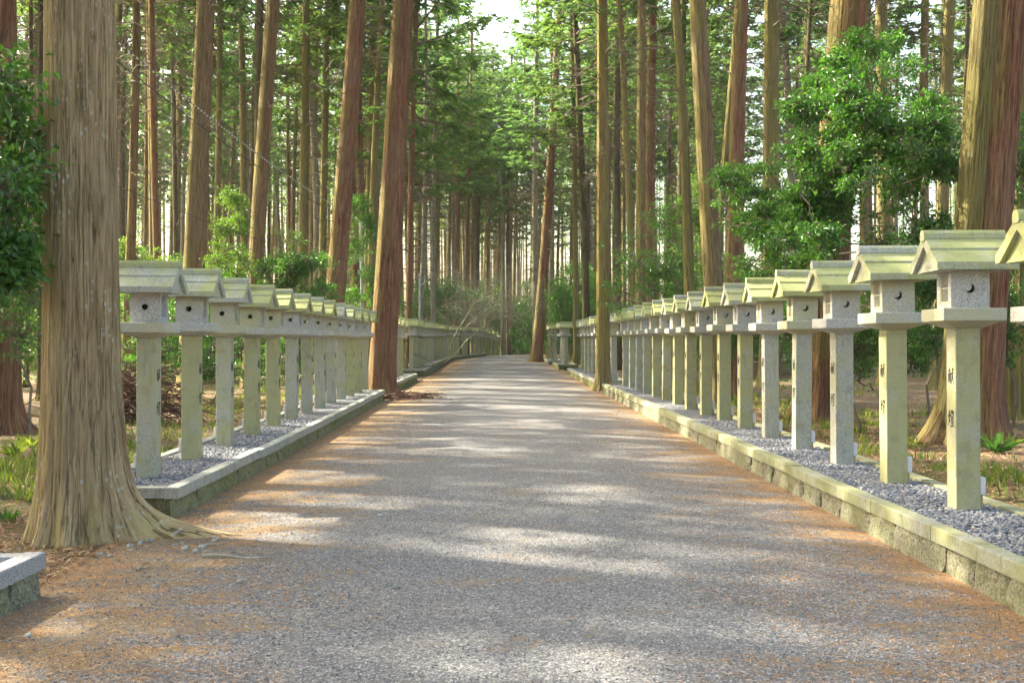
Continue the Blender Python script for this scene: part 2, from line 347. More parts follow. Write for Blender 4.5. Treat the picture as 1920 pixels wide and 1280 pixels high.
# ------------------------------------------------------------------ stone lantern
def plate_with_hole(mb, w, z0, z1, y0, y1, hole):
    """vertical plate of the light box in XZ between y0 and y1 with a hole polygon"""
    outer = [(-w, z0), (w, z0), (w, z1), (-w, z1)]
    tris = tessellate_polygon([[Vector((p[0], p[1], 0)) for p in outer], [Vector((p[0], p[1], 0)) for p in hole]])
    pts = outer + hole; n = len(pts)
    vs = [(p[0], y0, p[1]) for p in pts] + [(p[0], y1, p[1]) for p in pts]
    fs = [tuple(t) for t in tris] + [tuple(i + n for i in reversed(t)) for t in tris]
    for loop in (list(range(4)), list(range(4, n))):
        k = len(loop)
        for i in range(k): fs.append((loop[i], loop[(i + 1) % k], n + loop[(i + 1) % k], n + loop[i]))
    mb.add(vs, fs)
STROKES = {
 'ken': [[(.06, .79), (.54, .83)], [(.30, .99), (.29, .66)], [(.09, .64), (.10, .08)], [(.09, .62), (.50, .66), (.49, .07), (.42, .12)], [(.21, .56), (.26, .47)], [(.41, .57), (.35, .47)],
         [(.17, .41), (.45, .43)], [(.16, .27), (.46, .29)], [(.31, .43), (.31, .09)], [(.56, .64), (.99, .70)], [(.77, .98), (.74, .6), (.66, .28), (.52, .03)], [(.75, .62), (.84, .30), (1.03, .01)], [(.86, .94), (.95, .84)]],
 'tou': [[(.05, .68), (.12, .53)], [(.36, .72), (.28, .57)], [(.20, .95), (.20, .5), (.02, .06)], [(.21, .46), (.35, .22)], [(.44, .93), (.63, .91), (.40, .60)], [(.45, .82), (.53, .73)],
         [(.71, .98), (.80, .78), (1.0, .60)], [(.88, .97), (.79, .86)], [(.97, .86), (.87, .77)], [(.54, .61), (.85, .63)], [(.54, .52), (.55, .30)], [(.54, .51), (.85, .52), (.83, .30)], [(.55, .32), (.84, .33)],
         [(.60, .25), (.65, .14)], [(.81, .26), (.74, .14)], [(.42, .05), (.99, .08)]]}
def writing(mb, key, yc, z0, w, h, x):
    for st in STROKES[key]:
        pts = [Vector((yc - (p[0] - .5) * w, z0 + p[1] * h)) for p in st]
        # resample, brush swell at the start, thin tail
        q = []
        for a, b in zip(pts[:-1], pts[1:]):
            for t in (0, .5): q.append(a.lerp(b, t))
        q.append(pts[-1]); n = len(q); Ls, Rs = [], []
        for i, p in enumerate(q):
            d = (q[min(i + 1, n - 1)] - q[max(i - 1, 0)]).normalized(); nn = Vector((-d.y, d.x))
            t = i / (n - 1); r = .0054 * (1.25 - .75 * t + .3 * math.sin(t * 6))
            Ls.append(p + nn * r); Rs.append(p - nn * r)
        for i in range(n - 1):
            c = [Ls[i], Ls[i + 1], Rs[i + 1], Rs[i]]
            mb.add([(x, p.x, p.y) for p in c] + [(x - .0016, p.x, p.y) for p in c], [(0, 1, 2, 3), (7, 6, 5, 4), (0, 4, 5, 1), (1, 5, 6, 2), (2, 6, 7, 3), (3, 7, 4, 0)])
def ringpts(cx, cz, r, n=20, a0=0, a1=2 * math.pi):
    return [(cx + r * math.cos(a0 + (a1 - a0) * i / n), cz + r * math.sin(a0 + (a1 - a0) * i / n)) for i in range(n)]
def make_lantern():
    root = link('stone_lantern', None)
    b = MB(); b.bbox(-.0915, .0915, -.0915, .0915, -.12, 1.356, .005); post = link('post', b.mesh('post', M['granite_post']), root)
    for key, z in (('ken', .925), ('tou', .605)):
        b = MB(); writing(b, key, 0, z, .115, .13, -.0917); link('inscription', b.mesh('inscription', M['ink']), post)
    b = MB(); b.frustum(.105, 1.352, .225, 1.402); b.bbox(-.232, .232, -.232, .232, 1.401, 1.497, .005)
    link('platform', b.mesh('platform', M['granite']), root)
    # light box: two plates with sun and moon holes, two sides with openings
    b = MB(); W, z0, z1 = .1425, 1.498, 1.80; zc, xcn = 1.645, .0
    moon = []
    R1, R2 = .034, .030; ox, oz = -.019, .013      # bitten circle
    d = math.hypot(ox, oz); base = math.atan2(oz, ox)
    a = (R1 * R1 - R2 * R2 + d * d) / (2 * d); hh = math.sqrt(R1 * R1 - a * a)
    th = math.atan2(hh, a)
    o_arc = [(xcn + R1 * math.cos(t), zc + R1 * math.sin(t)) for t in np.linspace(base + th, base + 2 * math.pi - th, 18)]
    th2 = math.atan2(hh, a - d)
    i_arc = [(xcn + ox + R2 * math.cos(t), zc + oz + R2 * math.sin(t)) for t in np.linspace(base - th2 + 0, base - 2 * math.pi + th2, 14)][1:-1] if False else \
            [(xcn + ox + R2 * math.cos(t), zc + oz + R2 * math.sin(t)) for t in np.linspace(base + 2 * math.pi - th2, base + th2, 14)][1:-1]
    moon = o_arc + i_arc
    plate_with_hole(b, W, z0, z1, -W, -W + .012, moon)
    plate_with_hole(b, W, z0, z1, W - .012, W, ringpts(0, zc, .030))
    for s in (-1, 1):
        xo, xi = s * W, s * (W - .03); x0, x1 = min(xo, xi), max(xo, xi)
        e = .0125
        b.box(x0, x1, -W + e, -.085, z0, z1); b.box(x0, x1, .085, W - e, z0, z1)
        b.box(x0, x1, -.085, .085, z0, 1.53); b.box(x0, x1, -.085, .085, 1.775, z1)
    # shallow rings round the holes
    for s in (-1, 1):
        rr = []
        for k in range(28):
            t = 2 * math.pi * k / 28; rr.append((.041 * math.cos(t), s * (W + .0008), zc + .041 * math.sin(t)))
        b.tube(rr + [rr[0]], .0022, 4)
    lb = link('light_box', b.mesh('light_box', M['granite']), root)
    for s in (-1, 1):
        b = MB(); xo = s * (W - .004); xi = s * (W - .024); x0, x1 = min(xo, xi), max(xo, xi)
        b.box(x0, x1, -.084, -.066, 1.531, 1.774); b.box(x0, x1, .066, .084, 1.531, 1.774)
        b.box(x0, x1, -.066, .066, 1.531, 1.552); b.box(x0, x1, -.066, .066, 1.753, 1.774)
        for y in (-.022, .022): b.box(x0 + .003, x1 - .003, y - .004, y + .004, 1.552, 1.753)
        b.box(x0 + .0055, x1 - .0045, -.066, .066, 1.648, 1.658)
        w = link('window', b.mesh('window', M['granite']), lb)
        b = MB(); xp = s * (W - .027); b.box(xp - .0015, xp + .0015, -.083, .083, 1.532, 1.773); link('pane', b.mesh('pane', M['pane']), w)
    b = MB()
    half = [(0, 2.050), (.150, 1.946), (.150, 1.931), (.292, 1.832), (.290, 1.778), (.235, 1.782)]
    prof = [(-p[0], p[1]) for p in half[1:][::-1]] + [half[0]] + [p for p in half[1:]] + [(0, 1.970)]
    b.extrude_x(prof[::-1], -.297, .297)
    b.extrude_x([(-.232, 1.777), (.232, 1.777), (0, 1.975)], -.262, .262)
    b.box(-.268, .268, -.255, .255, 1.7765, 1.793)
    roof = link('roof', b.mesh('roof', M['granite_roof']), root)
    b = MB(); b.extrude_x([(-.046, 2.030), (-.036, 2.010), (.036, 2.010), (.046, 2.030), (.040, 2.068), (.022, 2.092), (-.022, 2.092), (-.040, 2.068)], -.306, .306)
    link('ridge_cap', b.mesh('ridge_cap', M['granite_roof']), roof)
    b = MB(); b.bbox(.092, .137, -.075, .02, .10, .235, .006); eb = link('junction_box', b.mesh('junction_box', M['box_white']), root)
    b = MB(); b.tube([(.112, -.045, .1), (.112, -.045, -.05)], .013, 8); link('conduit', b.mesh('conduit', M['conduit']), eb)
    return root
proto = make_lantern(); first = True
def far_strip(o, keep):
    for ch in list(o.children):
        far_strip(ch, keep)
        if ch.name.split('.')[0] not in keep: bpy.data.objects.remove(ch)
def place_lantern(x, y, z, rot, label, group, tiny=False):
    global first
    o = proto if first else copy_tree(proto); first = False
    o.location = (x, y, z); o.rotation_euler = (R(random.uniform(-.6, .6)), R(random.uniform(-.5, .5)), rot + R(random.uniform(-2, 2)))
    sc_ = random.uniform(.993, 1.006); o.scale = (sc_, sc_, sc_)
    tag(o, label, 'stone lantern', group)
    if tiny: far_strip(o, ('post', 'platform', 'light_box', 'roof', 'ridge_cap'))
    return o
GR, GL = 'stone lanterns along the right side of the road', 'stone lanterns along the left side of the road'
XR = 3.395 + .0915
lbl = {0: 'mossy stone lantern cut off by the right edge of the photo', 1: 'largest fully visible stone lantern, nearest on the right, with black brush writing'}
for k in range(17):
    place_lantern(XR + random.uniform(-.008, .008), 6.70 + 1.48 * k, .22 + random.uniform(-.012, .012) + (0.02 if k == 1 else 0), 0,
        lbl.get(k, 'weathered lantern with crescent hole, %s fully visible one from the front, right row' % ORD[k]) if k < 16 else 'stone lantern at the far end of the first right bed, next to the ochre trunk', GR)
for k, Z in enumerate([33.9, 35.6, 37.4, 39.2, 41.0, 42.8, 44.6, 46.4]):
    place_lantern(XR + .02, Z, .225, 0, 'small lantern behind the ochre trunk, %s from the front in the second right bed' % ORD[k + 1], GR)
for k, Z in enumerate([52.9, 54.7, 56.5]):
    place_lantern(3.16, Z, .27, 0, 'distant lantern on the projecting kerb block right of the far path, %s of three' % ORD[k + 1], GR, True)
for k, Z in enumerate([61.5, 63.4, 65.4, 67.4]):
    place_lantern(3.08, Z, .30, 0, 'tiny stone lantern beside the red leaning trunk, %s of the last four on the right' % ORD[k + 1], GR, True)
for k in range(13):
    Z = 10.56 + 1.535 * k; x = -(3.30 + .21 * (Z - 10.5) / 18.5) - .0915
    place_lantern(x, Z, .17 + random.uniform(-.012, .012), math.pi,
        'stone lantern with round hole partly hidden by the giant trunk' if k == 0 else 'weathered stone lantern with round sun hole, %s from the front in the left row' % ORD[k + 1], GL)
for k, Z in enumerate([35.2, 36.8, 38.5, 40.2]):
    place_lantern(-3.68, Z, .17, math.pi, 'small stone lantern right behind the big red roadside trunk, %s of four' % ORD[k + 1], GL)
for k, Z in enumerate([45.6, 47.2, 48.8]):
    place_lantern(-3.72, Z, .26, math.pi, 'stone lantern on the raised left kerb block past the trunk, %s of three' % ORD[k + 1], GL, k > 0)
far_row = []
Z = 50.6
while Z < 105:
    far_row.append(Z); Z += 1.42 if Z < 84 else 2.1
def left_edge(Z):       # path-side kerb line of the long left bed
    P = [(49, -3.15), (60, -3.25), (72, -3.18), (77, -2.78), (84, -2.0), (94, -1.0), (106, .6), (125, 3.4)]
    for (a, b), (c, d) in zip(P[:-1], P[1:]):
        if Z <= c: return b + (d - b) * max(0, (Z - a)) / (c - a)
    return P[-1][1]
n_far = len(far_row)
for k, Z in enumerate(far_row):
    x = left_edge(Z) - .55; sl = (left_edge(Z + 1) - left_edge(Z - 1)) / 2
    zz = max(road_z(x, Z), rise(Z) - .08) + .25 if Z < 95 else ground_z(x, Z) + .2
    if k == 21 : continue
    place_lantern(x, Z, zz, math.pi - math.atan(sl), ('far stone lantern in the long left row, %s from its near end' % ORD[k + 1]) if k < 27 else 'tiny lantern where the left row bends away downhill, number %s after the bend' % ORD[k - 26], GL, True)

# ------------------------------------------------------------------ kerbed beds
def displaced_wall(mb, pts, ztop, zb, out_n, seed):
    """rough stone wall blocks along a polyline, outward side out_n (+1/-1 in the left normal sense)"""
    rr = random.Random(seed)
    for (x0, y0), (x1, y1) in zip(pts[:-1], pts[1:]):
        d = Vector((x1 - x0, y1 - y0)); Ln = d.length; d.normalize(); nrm = Vector((-d.y, d.x)) * out_n
        s = 0
        while s < Ln - .02:
            w = min(rr.uniform(.42, .95), Ln - s)
            if Ln - s - w < .2: w = Ln - s
            nu, nv = 12, 7; vs = []; off = rr.uniform(-.010, .016); tilt = rr.uniform(-.09, .09); wv_ = [rr.uniform(0, 6) for _ in range(3)]
            for j in range(nv):
                for i in range(nu):
                    u = s + .003 + (w - .006) * i / (nu - 1) + rr.uniform(-.008, .008) * (0 < i < nu - 1)
                    t = j / (nv - 1); z = zb + (ztop - zb) * t
                    e = 0 if 0 < i < nu - 1 else -.020
                    bulge = off + e + rr.uniform(-.009, .011) + .035 * (1 - t) ** 1.3 + .008 * math.sin(i * .9 + wv_[0]) * math.sin(j * 1.1 + wv_[1])
                    p = Vector((x0, y0)) + d * u + nrm * bulge
                    vs.append((p.x, p.y, z))
            n0 = len(vs)
            for j in range(nv):           # sides going inwards
                for i in (0, nu - 1):
                    a = vs[j * nu + i]; vs.append((a[0] - nrm.x * .16, a[1] - nrm.y * .16, a[2]))
            fs = [(j * nu + i, j * nu + i + 1, (j + 1) * nu + i + 1, (j + 1) * nu + i) for j in range(nv - 1) for i in range(nu - 1)]
            for j in range(nv - 1):
                fs.append((j * nu, (j + 1) * nu, n0 + 2 * (j + 1), n0 + 2 * j)); fs.append((j * nu + nu - 1, n0 + 2 * j + 1, n0 + 2 * (j + 1) + 1, (j + 1) * nu + nu - 1))
            if out_n < 0: fs = [tuple(reversed(f)) for f in fs]
            mb.add(vs, fs); s += w
def coping_run(mb, pts, w, ztop, th, inward, slab=1.2):
    """bevelled coping slabs; inward: +1 / -1 left-normal side towards the bed"""
    for (x0, y0), (x1, y1) in zip(pts[:-1], pts[1:]):
        d = Vector((x1 - x0, y1 - y0)); Ln = d.length; d.normalize(); n = Vector((-d.y, d.x)) * inward
        k = max(1, round(Ln / slab)); 
        for i in range(k):
            a, b = Ln * i / k + (.003 if i else 0), Ln * (i + 1) / k - (.003 if i < k - 1 else 0)
            dz = random.uniform(-.005, .005); bv = .007; dn = random.uniform(-.004, .004)
            c = lambda u, v, z: ((x0 + d.x * u + n.x * v), (y0 + d.y * u + n.y * v), z + dz)
            prof = [(dn, ztop - th), (dn, ztop - bv), (dn + bv, ztop), (w - bv, ztop), (w, ztop - bv), (w, ztop - th)]
            m = len(prof); vs = [c(a, p[0], p[1]) for p in prof] + [c(b, p[0], p[1]) for p in prof]
            fs = [tuple(range(m - 1, -1, -1)), tuple(range(m, 2 * m))] + [(q, (q + 1) % m, m + (q + 1) % m, m + q) for q in range(m)]
            if inward > 0: fs = [tuple(reversed(f)) for f in fs]
            mb.add(vs, fs)
def bed(name_lbl, front, width, ztop, zb, side, cop, seed, gravel_lbl):
    """front: list of (x,y) path-side points, near to far; side=+1 bed lies to +X"""
    root = link('kerbed_bed', None, loc=(front[0][0], front[0][1], 0)); tag(root, name_lbl, 'kerbed bed', 'kerbed gravel beds under the lanterns')
    f = [(x - front[0][0], y - front[0][1]) for x, y in front]
    back = [(x + side * (width - .125), y) for x, y in f]
    inward = -1 if side > 0 else 1
    th = .098
    b = MB(); coping_run(b, f, .125, ztop, th, inward)
    # end copings, butted between front and back runs
    for (fx, fy), (bx, by), sg in ((f[0], back[0], 1), (f[-1], back[-1], -1)):
        xa, xb = sorted((fx + side * .1265, bx - side * .0015)); ya, yb = sorted((fy + .001 * sg, fy + sg * .125))
        b.bbox(xa, xb, ya, yb, ztop - th, ztop - .001, .006)
    c2 = [(x, y) for x, y in back]
    coping_run(b, c2, .125, ztop + .004, th, inward)
    link('coping', b.mesh('coping', cop), root)
    b = MB(); ins = .03
    fw = [(x + side * ins, y) for x, y in f]; fw[0] = (fw[0][0], fw[0][1] + .03); fw[-1] = (fw[-1][0], fw[-1][1] - .03)
    displaced_wall(b, fw, ztop - th + .002, zb, -inward, seed)
    bw = [(fw[0][0] + side * (width - .06), fw[0][1]), (fw[0][0], fw[0][1])] if side > 0 else [(fw[0][0] + side * (width - .06), fw[0][1]), (fw[0][0], fw[0][1])]
    displaced_wall(b, bw, ztop - th + .001, zb, 1 if side < 0 else -1, seed + 1)
    link('base_wall', b.mesh('base_wall', M['wall_rough']), root)
    # gravel fill
    z = ztop - .03; vs = []; V = []
    for i in range(len(f) - 1):
        (xa, ya), (xb, yb) = f[i], f[i + 1]; n = max(1, int((yb - ya) / .15))
        for k in range(n + (i == len(f) - 2)):
            t = k / n; x0 = xa + (xb - xa) * t; y0 = ya + (yb - ya) * t
            for j in range(8):
                u = .11 + (width - .22) * j / 7
                V.append((x0 + side * u, y0, z + random.uniform(-.006, .006)))
    n = len(V) // 8; Fc = [(j * 8 + i, j * 8 + i + 1, (j + 1) * 8 + i + 1, (j + 1) * 8 + i) for j in range(n - 1) for i in range(7)]
    if side < 0: Fc = [tuple(reversed(q)) for q in Fc]
    g = link('gravel', np_mesh('gravel', np.array(V), np.array(Fc), M['gravel_fill'], smooth_=True), loc=root.location); tag(g, gravel_lbl, 'gravel', kind='stuff')
    return root
def gravel_fill():
    m, nt = mat('gravel_fill')
    geo = nd(nt, 'ShaderNodeNewGeometry'); pos = geo.outputs['Position']
    v = nd(nt, 'ShaderNodeTexVoronoi', i={'Scale': 42.0}); L(nt, pos, v.inputs['Vector'])
    s = nd(nt, 'ShaderNodeSeparateColor'); L(nt, v.outputs['Color'], s.inputs[0])
    c = ramp(nt, s.outputs[0], [(0, (.08, .09, .12)), (.4, (.15, .165, .20)), (.8, (.26, .265, .285)), (1, (.42, .41, .40))])
    c = mix(nt, ramp(nt, v.outputs['Distance'], [(.35, 0), (.7, .8)]), c, (.06, .06, .065))
    out(nt, pbsdf(nt, c, .85, bump(nt, mth(nt, 'MULTIPLY', v.outputs['Distance'], -1), 1, .02))); return m
M['gravel_fill'] = gravel_fill()
bed('long mossy granite kerb with rough stone base under the near right lanterns', [(2.88, 2.6), (2.88, 12), (2.88, 22), (2.88, 31.0)], .98, .25, -.12, 1, M['coping'], 1, 'grey blue pebbles around the near right lantern posts')
bed('second mossy kerb on the right, just past the ochre trunk', [(2.88, 33.3), (2.88, 47.4)], .98, .255, -.1, 1, M['coping'], 3, 'grey gravel in the second right bed past the ochre trunk')
bed('short projecting kerb block on the right near the red leaning trunk', [(2.72, 52.0), (2.72, 57.6)], .98, .30, -.1, 1, M['coping'], 5, 'gravel on the projecting kerb block right of the far path')
bed('last small kerb on the right behind the red leaning trunk', [(2.62, 60.6), (2.62, 68.6)], .98, .33, -.1, 1, M['coping'], 7, 'gravel of the last right bed behind the red leaning trunk')
bed('grey kerb corner entering at the bottom left edge of the photo', [(-2.86, 1.0), (-2.78, 6.70)], .98, .20, -.14, -1, M['coping_grey'], 9, 'gravel behind the kerb corner at the bottom left edge')
bed('grey granite kerb with sharp near corner beside the giant trunk root, left row', [(-2.83, 9.62), (-2.83, 14), (-2.87, 19), (-3.0, 28.3)], 1.05, .20, -.14, -1, M['coping'], 11, 'grey blue pebbles around the near left lantern posts')
bed('low pale kerb emerging right behind the big red roadside trunk', [(-3.15, 33.6), (-3.17, 41.6)], .98, .20, -.12, -1, M['coping'], 13, 'gravel in the small left bed behind the red roadside trunk')
bed('raised mossy kerb block between the two left beds', [(-3.12, 45.0), (-3.15, 49.0)], 1.02, .285, -.1, -1, M['coping'], 15, 'gravel on the raised left kerb block')
bed('long pale kerb curving right under the far left lanterns', [(-3.15, 49.3), (-3.25, 60), (-3.18, 72), (-2.78, 77), (-2.0, 84), (-1.15, 93)], 1.0, .345, -.05, -1, M['coping'], 17, 'gravel in the long curving left bed far away')

# real pebbles in the near beds
def ico():
    bm = bmesh.new(); bmesh.ops.create_icosphere(bm, subdivisions=1, radius=1)
    v = np.array([p.co[:] for p in bm.verts]); f = np.array([[q.index for q in p.verts] for p in bm.faces]); bm.free(); return v, f
IV, IF = ico()
def rocks(name, P, S, m, seed=0, flat=.6, smooth_=True):
    r = np.random.default_rng(seed); n = len(P)
    sc3 = S[:, None] * np.stack([r.uniform(.8, 1.35, n), r.uniform(.7, 1.1, n), r.uniform(flat * .7, flat * 1.2, n)], 1)
    a = r.uniform(0, 2 * np.pi, n); ca, sa = np.cos(a), np.sin(a)
    V = IV[None] * sc3[:, None]; V = V * (1 + r.uniform(-.13, .13, (n, len(IV), 1)))
    tx = r.uniform(-.4, .4, n)[:, None]
    V[..., 2] += V[..., 0] * tx
    X = V[..., 0] * ca[:, None] - V[..., 1] * sa[:, None]; Y = V[..., 0] * sa[:, None] + V[..., 1] * ca[:, None]
    V = np.stack([X, Y, V[..., 2]], -1) + P[:, None]
    Fc = (IF[None] + (np.arange(n) * len(IV))[:, None, None]).reshape(-1, 3)
    return np_mesh(name, V.reshape(-1, 3), Fc, m, smooth_=smooth_)
def pebble_bed(x0, x1, y0, y1, n, z, lab, fx=None):
    r = np.random.default_rng(int(y0 * 10))
    u = r.random(n) ** 1.35
    P = np.stack([r.uniform(x0, x1, n), y0 + (y1 - y0) * u, z + r.uniform(-.006, .010, n)], 1)
    if fx: P[:, 0] += np.array([fx(y) for y in P[:, 1]])
    S = r.uniform(.008, .017, n) * (1 + .5 * u)
    o = link('pebbles', rocks('pebbles', P, S, M['pebble'], 3)); tag(o, lab, 'pebbles', kind='stuff')
pebble_bed(3.01, 3.73, 4.9, 17.0, 26000, .224, 'loose rounded blue grey pebbles filling the near right bed')
pebble_bed(-3.75, -2.96, 9.75, 18.0, 13000, .174, 'loose blue grey pebbles filling the near left bed')

# ------------------------------------------------------------------ needles, stones, twigs on the road
def shards(name, P, Ln, W, m, seed, lift=.35):
    r = np.random.default_rng(seed); n = len(P); a = r.uniform(0, 2 * np.pi, n); el = r.normal(0, lift * .5, n)
    d = np.stack([np.cos(a) * np.cos(el), np.sin(a) * np.cos(el), np.abs(np.sin(el))], 1)
    s = np.stack([-np.sin(a), np.cos(a), r.uniform(-.5, .5, n)], 1)
    bend = r.uniform(-.25, .25, n)[:, None]
    A = P - d * Ln[:, None] / 2; B = P + s * (bend * Ln[:, None]) ; C = P + d * Ln[:, None] / 2
    w = s * W[:, None] / 2; up = np.array([0, 0, .002])
    V = np.stack([A, B - w, B + w, C], 1) + up
    V[:, 1:3, 2] += W[:, None] * .3
    base = (np.arange(n) * 4)[:, None]
    Fc = np.concatenate([base + np.array([[0, 1, 2]]), base + np.array([[1, 3, 2]])], 0)
    return np_mesh(name, V.reshape(-1, 3), Fc, m)
def scatter_xy(n, y0, y1, xf, seed, p=1.7):
    r = np.random.default_rng(seed); u = r.random(n) ** p; y = y0 + (y1 - y0) * u; x = xf(r, n, y); return x, y
n = 120000
r_ = np.random.default_rng(5)
xs_, ys_ = scatter_xy(n, 4.4, 24, lambda r, n, y: r.uniform(-2.95, 2.86, n), 5)
# clumpy: keep by noise of sines and by closeness to the edges
cl = np.sin(xs_ * 2.1 + 1.3 * np.sin(ys_ * 1.1)) * np.sin(ys_ * 1.7 + np.sin(xs_ * 1.9)) + .5 * np.sin(xs_ * 5.3 + ys_ * 3.1)
keep = (cl * .28 + np.abs(xs_ + .1) * .44 + np.where(xs_ < -.6, .22, 0) + r_.normal(0, .24, n)) > .80
xs_, ys_ = xs_[keep], ys_[keep]
P = np.stack([xs_, ys_, np.array([road_z(a, b) for a, b in zip(xs_, ys_)]) + .006], 1); k = len(P)
o = link('fallen_needles', shards('fallen_needles', P, r_.uniform(.02, .06, k), r_.uniform(.003, .006, k), M['needle'], 8)); tag(o, 'rust brown cedar needles lying on the road edges', 'needles', kind='stuff')
n = 62000
def fl(r, n, y):
    side = r.random(n) < .5
    return np.where(side, -(2.9 + r.exponential(2.2, n)), 3.9 + r.exponential(2.2, n))
xs_, ys_ = scatter_xy(n, 6.8, 30, fl, 6, 1.3)
ok = ~((xs_ > -3.95) & (xs_ < 0) & (ys_ > 9.5)); xs_, ys_ = xs_[ok], ys_[ok]
P = np.stack([xs_, ys_, np.array([ground_z(a, b) for a, b in zip(xs_, ys_)]) + .01], 1); k = len(P)
o = link('forest_litter', shards('forest_litter', P, r_.uniform(.04, .16, k), r_.uniform(.005, .014, k), M['needle'], 9, .5)); tag(o, 'brown twigs and dead sprays littering the forest floor', 'litter', kind='stuff')
n = 17000; r = np.random.default_rng(61); y_ = 4.5 + 6.5 * r.random(n) ** 1.5; x_ = r.uniform(-2.9, 2.85, n)
P = np.stack([x_, y_, np.array([road_z(a, b) for a, b in zip(x_, y_)]) + .005], 1)
o = link('loose_chippings', rocks('loose_chippings', P, r.uniform(.003, .0075, n), M['chip'], 12, .8, False)); tag(o, 'loose grey stone chippings on the near road surface', 'gravel', kind='stuff')
n = 3600; r = np.random.default_rng(71); sd = r.random(n) < .55; y_ = np.where(sd, r.uniform(5, 18, n), r.uniform(9.8, 18, n)); x_ = np.where(sd, r.uniform(3.02, 3.72, n), r.uniform(-3.7, -2.98, n))
P = np.stack([x_, y_, np.where(sd, .242, .192)], 1)
o = link('bed_needles', shards('bed_needles', P, r.uniform(.02, .06, n), r.uniform(.002, .005, n), M['needle'], 18)); tag(o, 'sparse brown needles caught among the bed pebbles', 'needles', kind='stuff')
# pale cobbles by the giant root and lone stones
STN = [(23, 1015, .05), (41, 1014, .055), (190, 1031, .05), (207, 1035, .045), (218, 1041, .03), (245, 1016, .05), (264, 1012, .05), (283, 1009, .055), (248, 1024, .036), (329, 1018, .045), (342, 1014, .035), (349, 1024, .05),
       (369, 1030, .045), (381, 1024, .06), (388, 1032, .04), (344, 1033, .03), (405, 1011, .05), (371, 1004, .02), (290, 1098, .045), (377, 1074, .025), (247, 1066, .03), (378, 962, .035), (427, 1106, .025), (449, 1093, .05),
       (55, 1185, .035), (124, 1203, .03), (511, 1155, .016), (714, 973, .055), (742, 1110, .05), (1558, 1150, .03), (155, 1137, .028), (255, 1090, .015), (320, 1040, .02), (1148, 952, .018), (660, 1190, .014), (830, 1240, .014), (1440, 1170, .016), (1712, 1064, .02)]
for i, (px, py, s) in enumerate(STN):
    Z = 1.53 * F / (py - HY); x = X_at(px, Z); z = road_z(x, Z)
    P = np.array([[0, 0, 0.]]); me = rocks('pale_stone', P, np.array([s * .62]), M['river_stone'], 50 + i, .6)
    o = link('pale_stone', me, loc=(x, Z, z + s * .18))
    where = 'at the foot of the giant trunk' if py < 1045 and px < 410 else ('left foreground among needles' if px < 500 else 'on the bare road surface')
    spot = ['leftmost', 'second', 'third', 'fourth', 'fifth', 'sixth', 'seventh', 'eighth', 'ninth', 'tenth', 'eleventh', 'twelfth', 'thirteenth', 'fourteenth', 'fifteenth', 'sixteenth', 'seventeenth', 'eighteenth', 'nineteenth', 'twentieth', 'twenty-first']
    same = sorted([q[0] for q in STN if (('at the foot of the giant trunk' if q[1] < 1045 and q[0] < 410 else ('left foreground among needles' if q[0] < 500 else 'on the bare road surface')) == where)])
    tag(o, 'pale grey stone %s, %s of them from the left' % (where, spot[same.index(px)]), 'stone', 'pale stones scattered on the ground')

# ------------------------------------------------------------------ trees
def trunk_mesh(name, H, r0, lean, curve, m, nth, nz, roots, seed, flare=.5, fur=.0, flare_h=.35):
    rr = np.random.default_rng(seed)
    zs = np.concatenate([[-.25], np.linspace(0, 1, nz) ** 1.45 * H]) if nz > 20 else np.concatenate([[-.3, 0, .12, .3, .6, 1.1], np.linspace(2, H, nz)])
    th = np.linspace(0, 2 * np.pi, nth, endpoint=False)
    Zg, T = np.meshgrid(zs, th, indexing='ij')
    rad = r0 * (1 - .52 * np.clip(Zg, 0, H) / max(H, 20) )
    zc_ = np.clip(Zg, 0, None)
    fl_ = flare * np.exp(-zc_ / flare_h) * .35 + .10 * flare * np.exp(-zc_ / 1.3)
    for (a, s, w, h) in roots:
        dth = (T - a + np.pi) % (2 * np.pi) - np.pi
        fl_ += s * np.exp(-(dth / w) ** 2) * np.exp(-zc_ / h)
    rad = rad * (1 + fl_)
    lob = sum(rr.uniform(.008, .022) * np.sin(k * T + rr.uniform(0, 6) + .25 * np.sin(Zg * rr.uniform(.2, .6))) for k in (2, 3, 4, 5))
    rad *= 1 + lob / (1 + 3 * np.clip(fl_ - .6, 0, None))
    if fur:
        f = 0
        for k in rr.integers(11, 46, 10):
            f = f + .8 * rr.uniform(.5, 1) * np.sin(k * T + rr.uniform(0, 6) + rr.uniform(.3, .9) * np.sin(Zg * rr.uniform(.5, 1.6) + rr.uniform(0, 6)))
        rad += fur * (np.clip(1 - np.abs(f) / 1.1, 0, 1) * -1.0 + .35 * np.sin(f)) * (1 + .6 * np.exp(-zc_ / .7)) / (1 + 2.2 * np.clip(fl_ - .25, 0, None))
    cxx = lean[0] * Zg + curve[0] * np.sin(Zg / H * np.pi * 1.3) ; cyy = lean[1] * Zg + curve[1] * np.sin(Zg / H * np.pi * 1.1)
    V = np.stack([cxx + rad * np.cos(T), cyy + rad * np.sin(T), Zg], -1).reshape(-1, 3)
    n0 = len(zs); I, J = np.meshgrid(np.arange(n0 - 1), np.arange(nth), indexing='ij'); J2 = (J + 1) % nth
    Fc = np.stack([I * nth + J, I * nth + J2, (I + 1) * nth + J2, (I + 1) * nth + J], -1).reshape(-1, 4)
    me = np_mesh(name, V, Fc, m, smooth_=True)
    rb_ = r0 * (1 - .52 * np.clip(Zg, 0, H) / max(H, 20))
    C = np.stack([r0 * np.cos(T), r0 * np.sin(T), Zg + .9 * (rb_ - rad)], -1).reshape(-1, 3).astype(np.float32)
    at = me.attributes.new('bark_co', 'FLOAT_VECTOR', 'POINT'); at.data.foreach_set('vector', C.ravel())
    return me

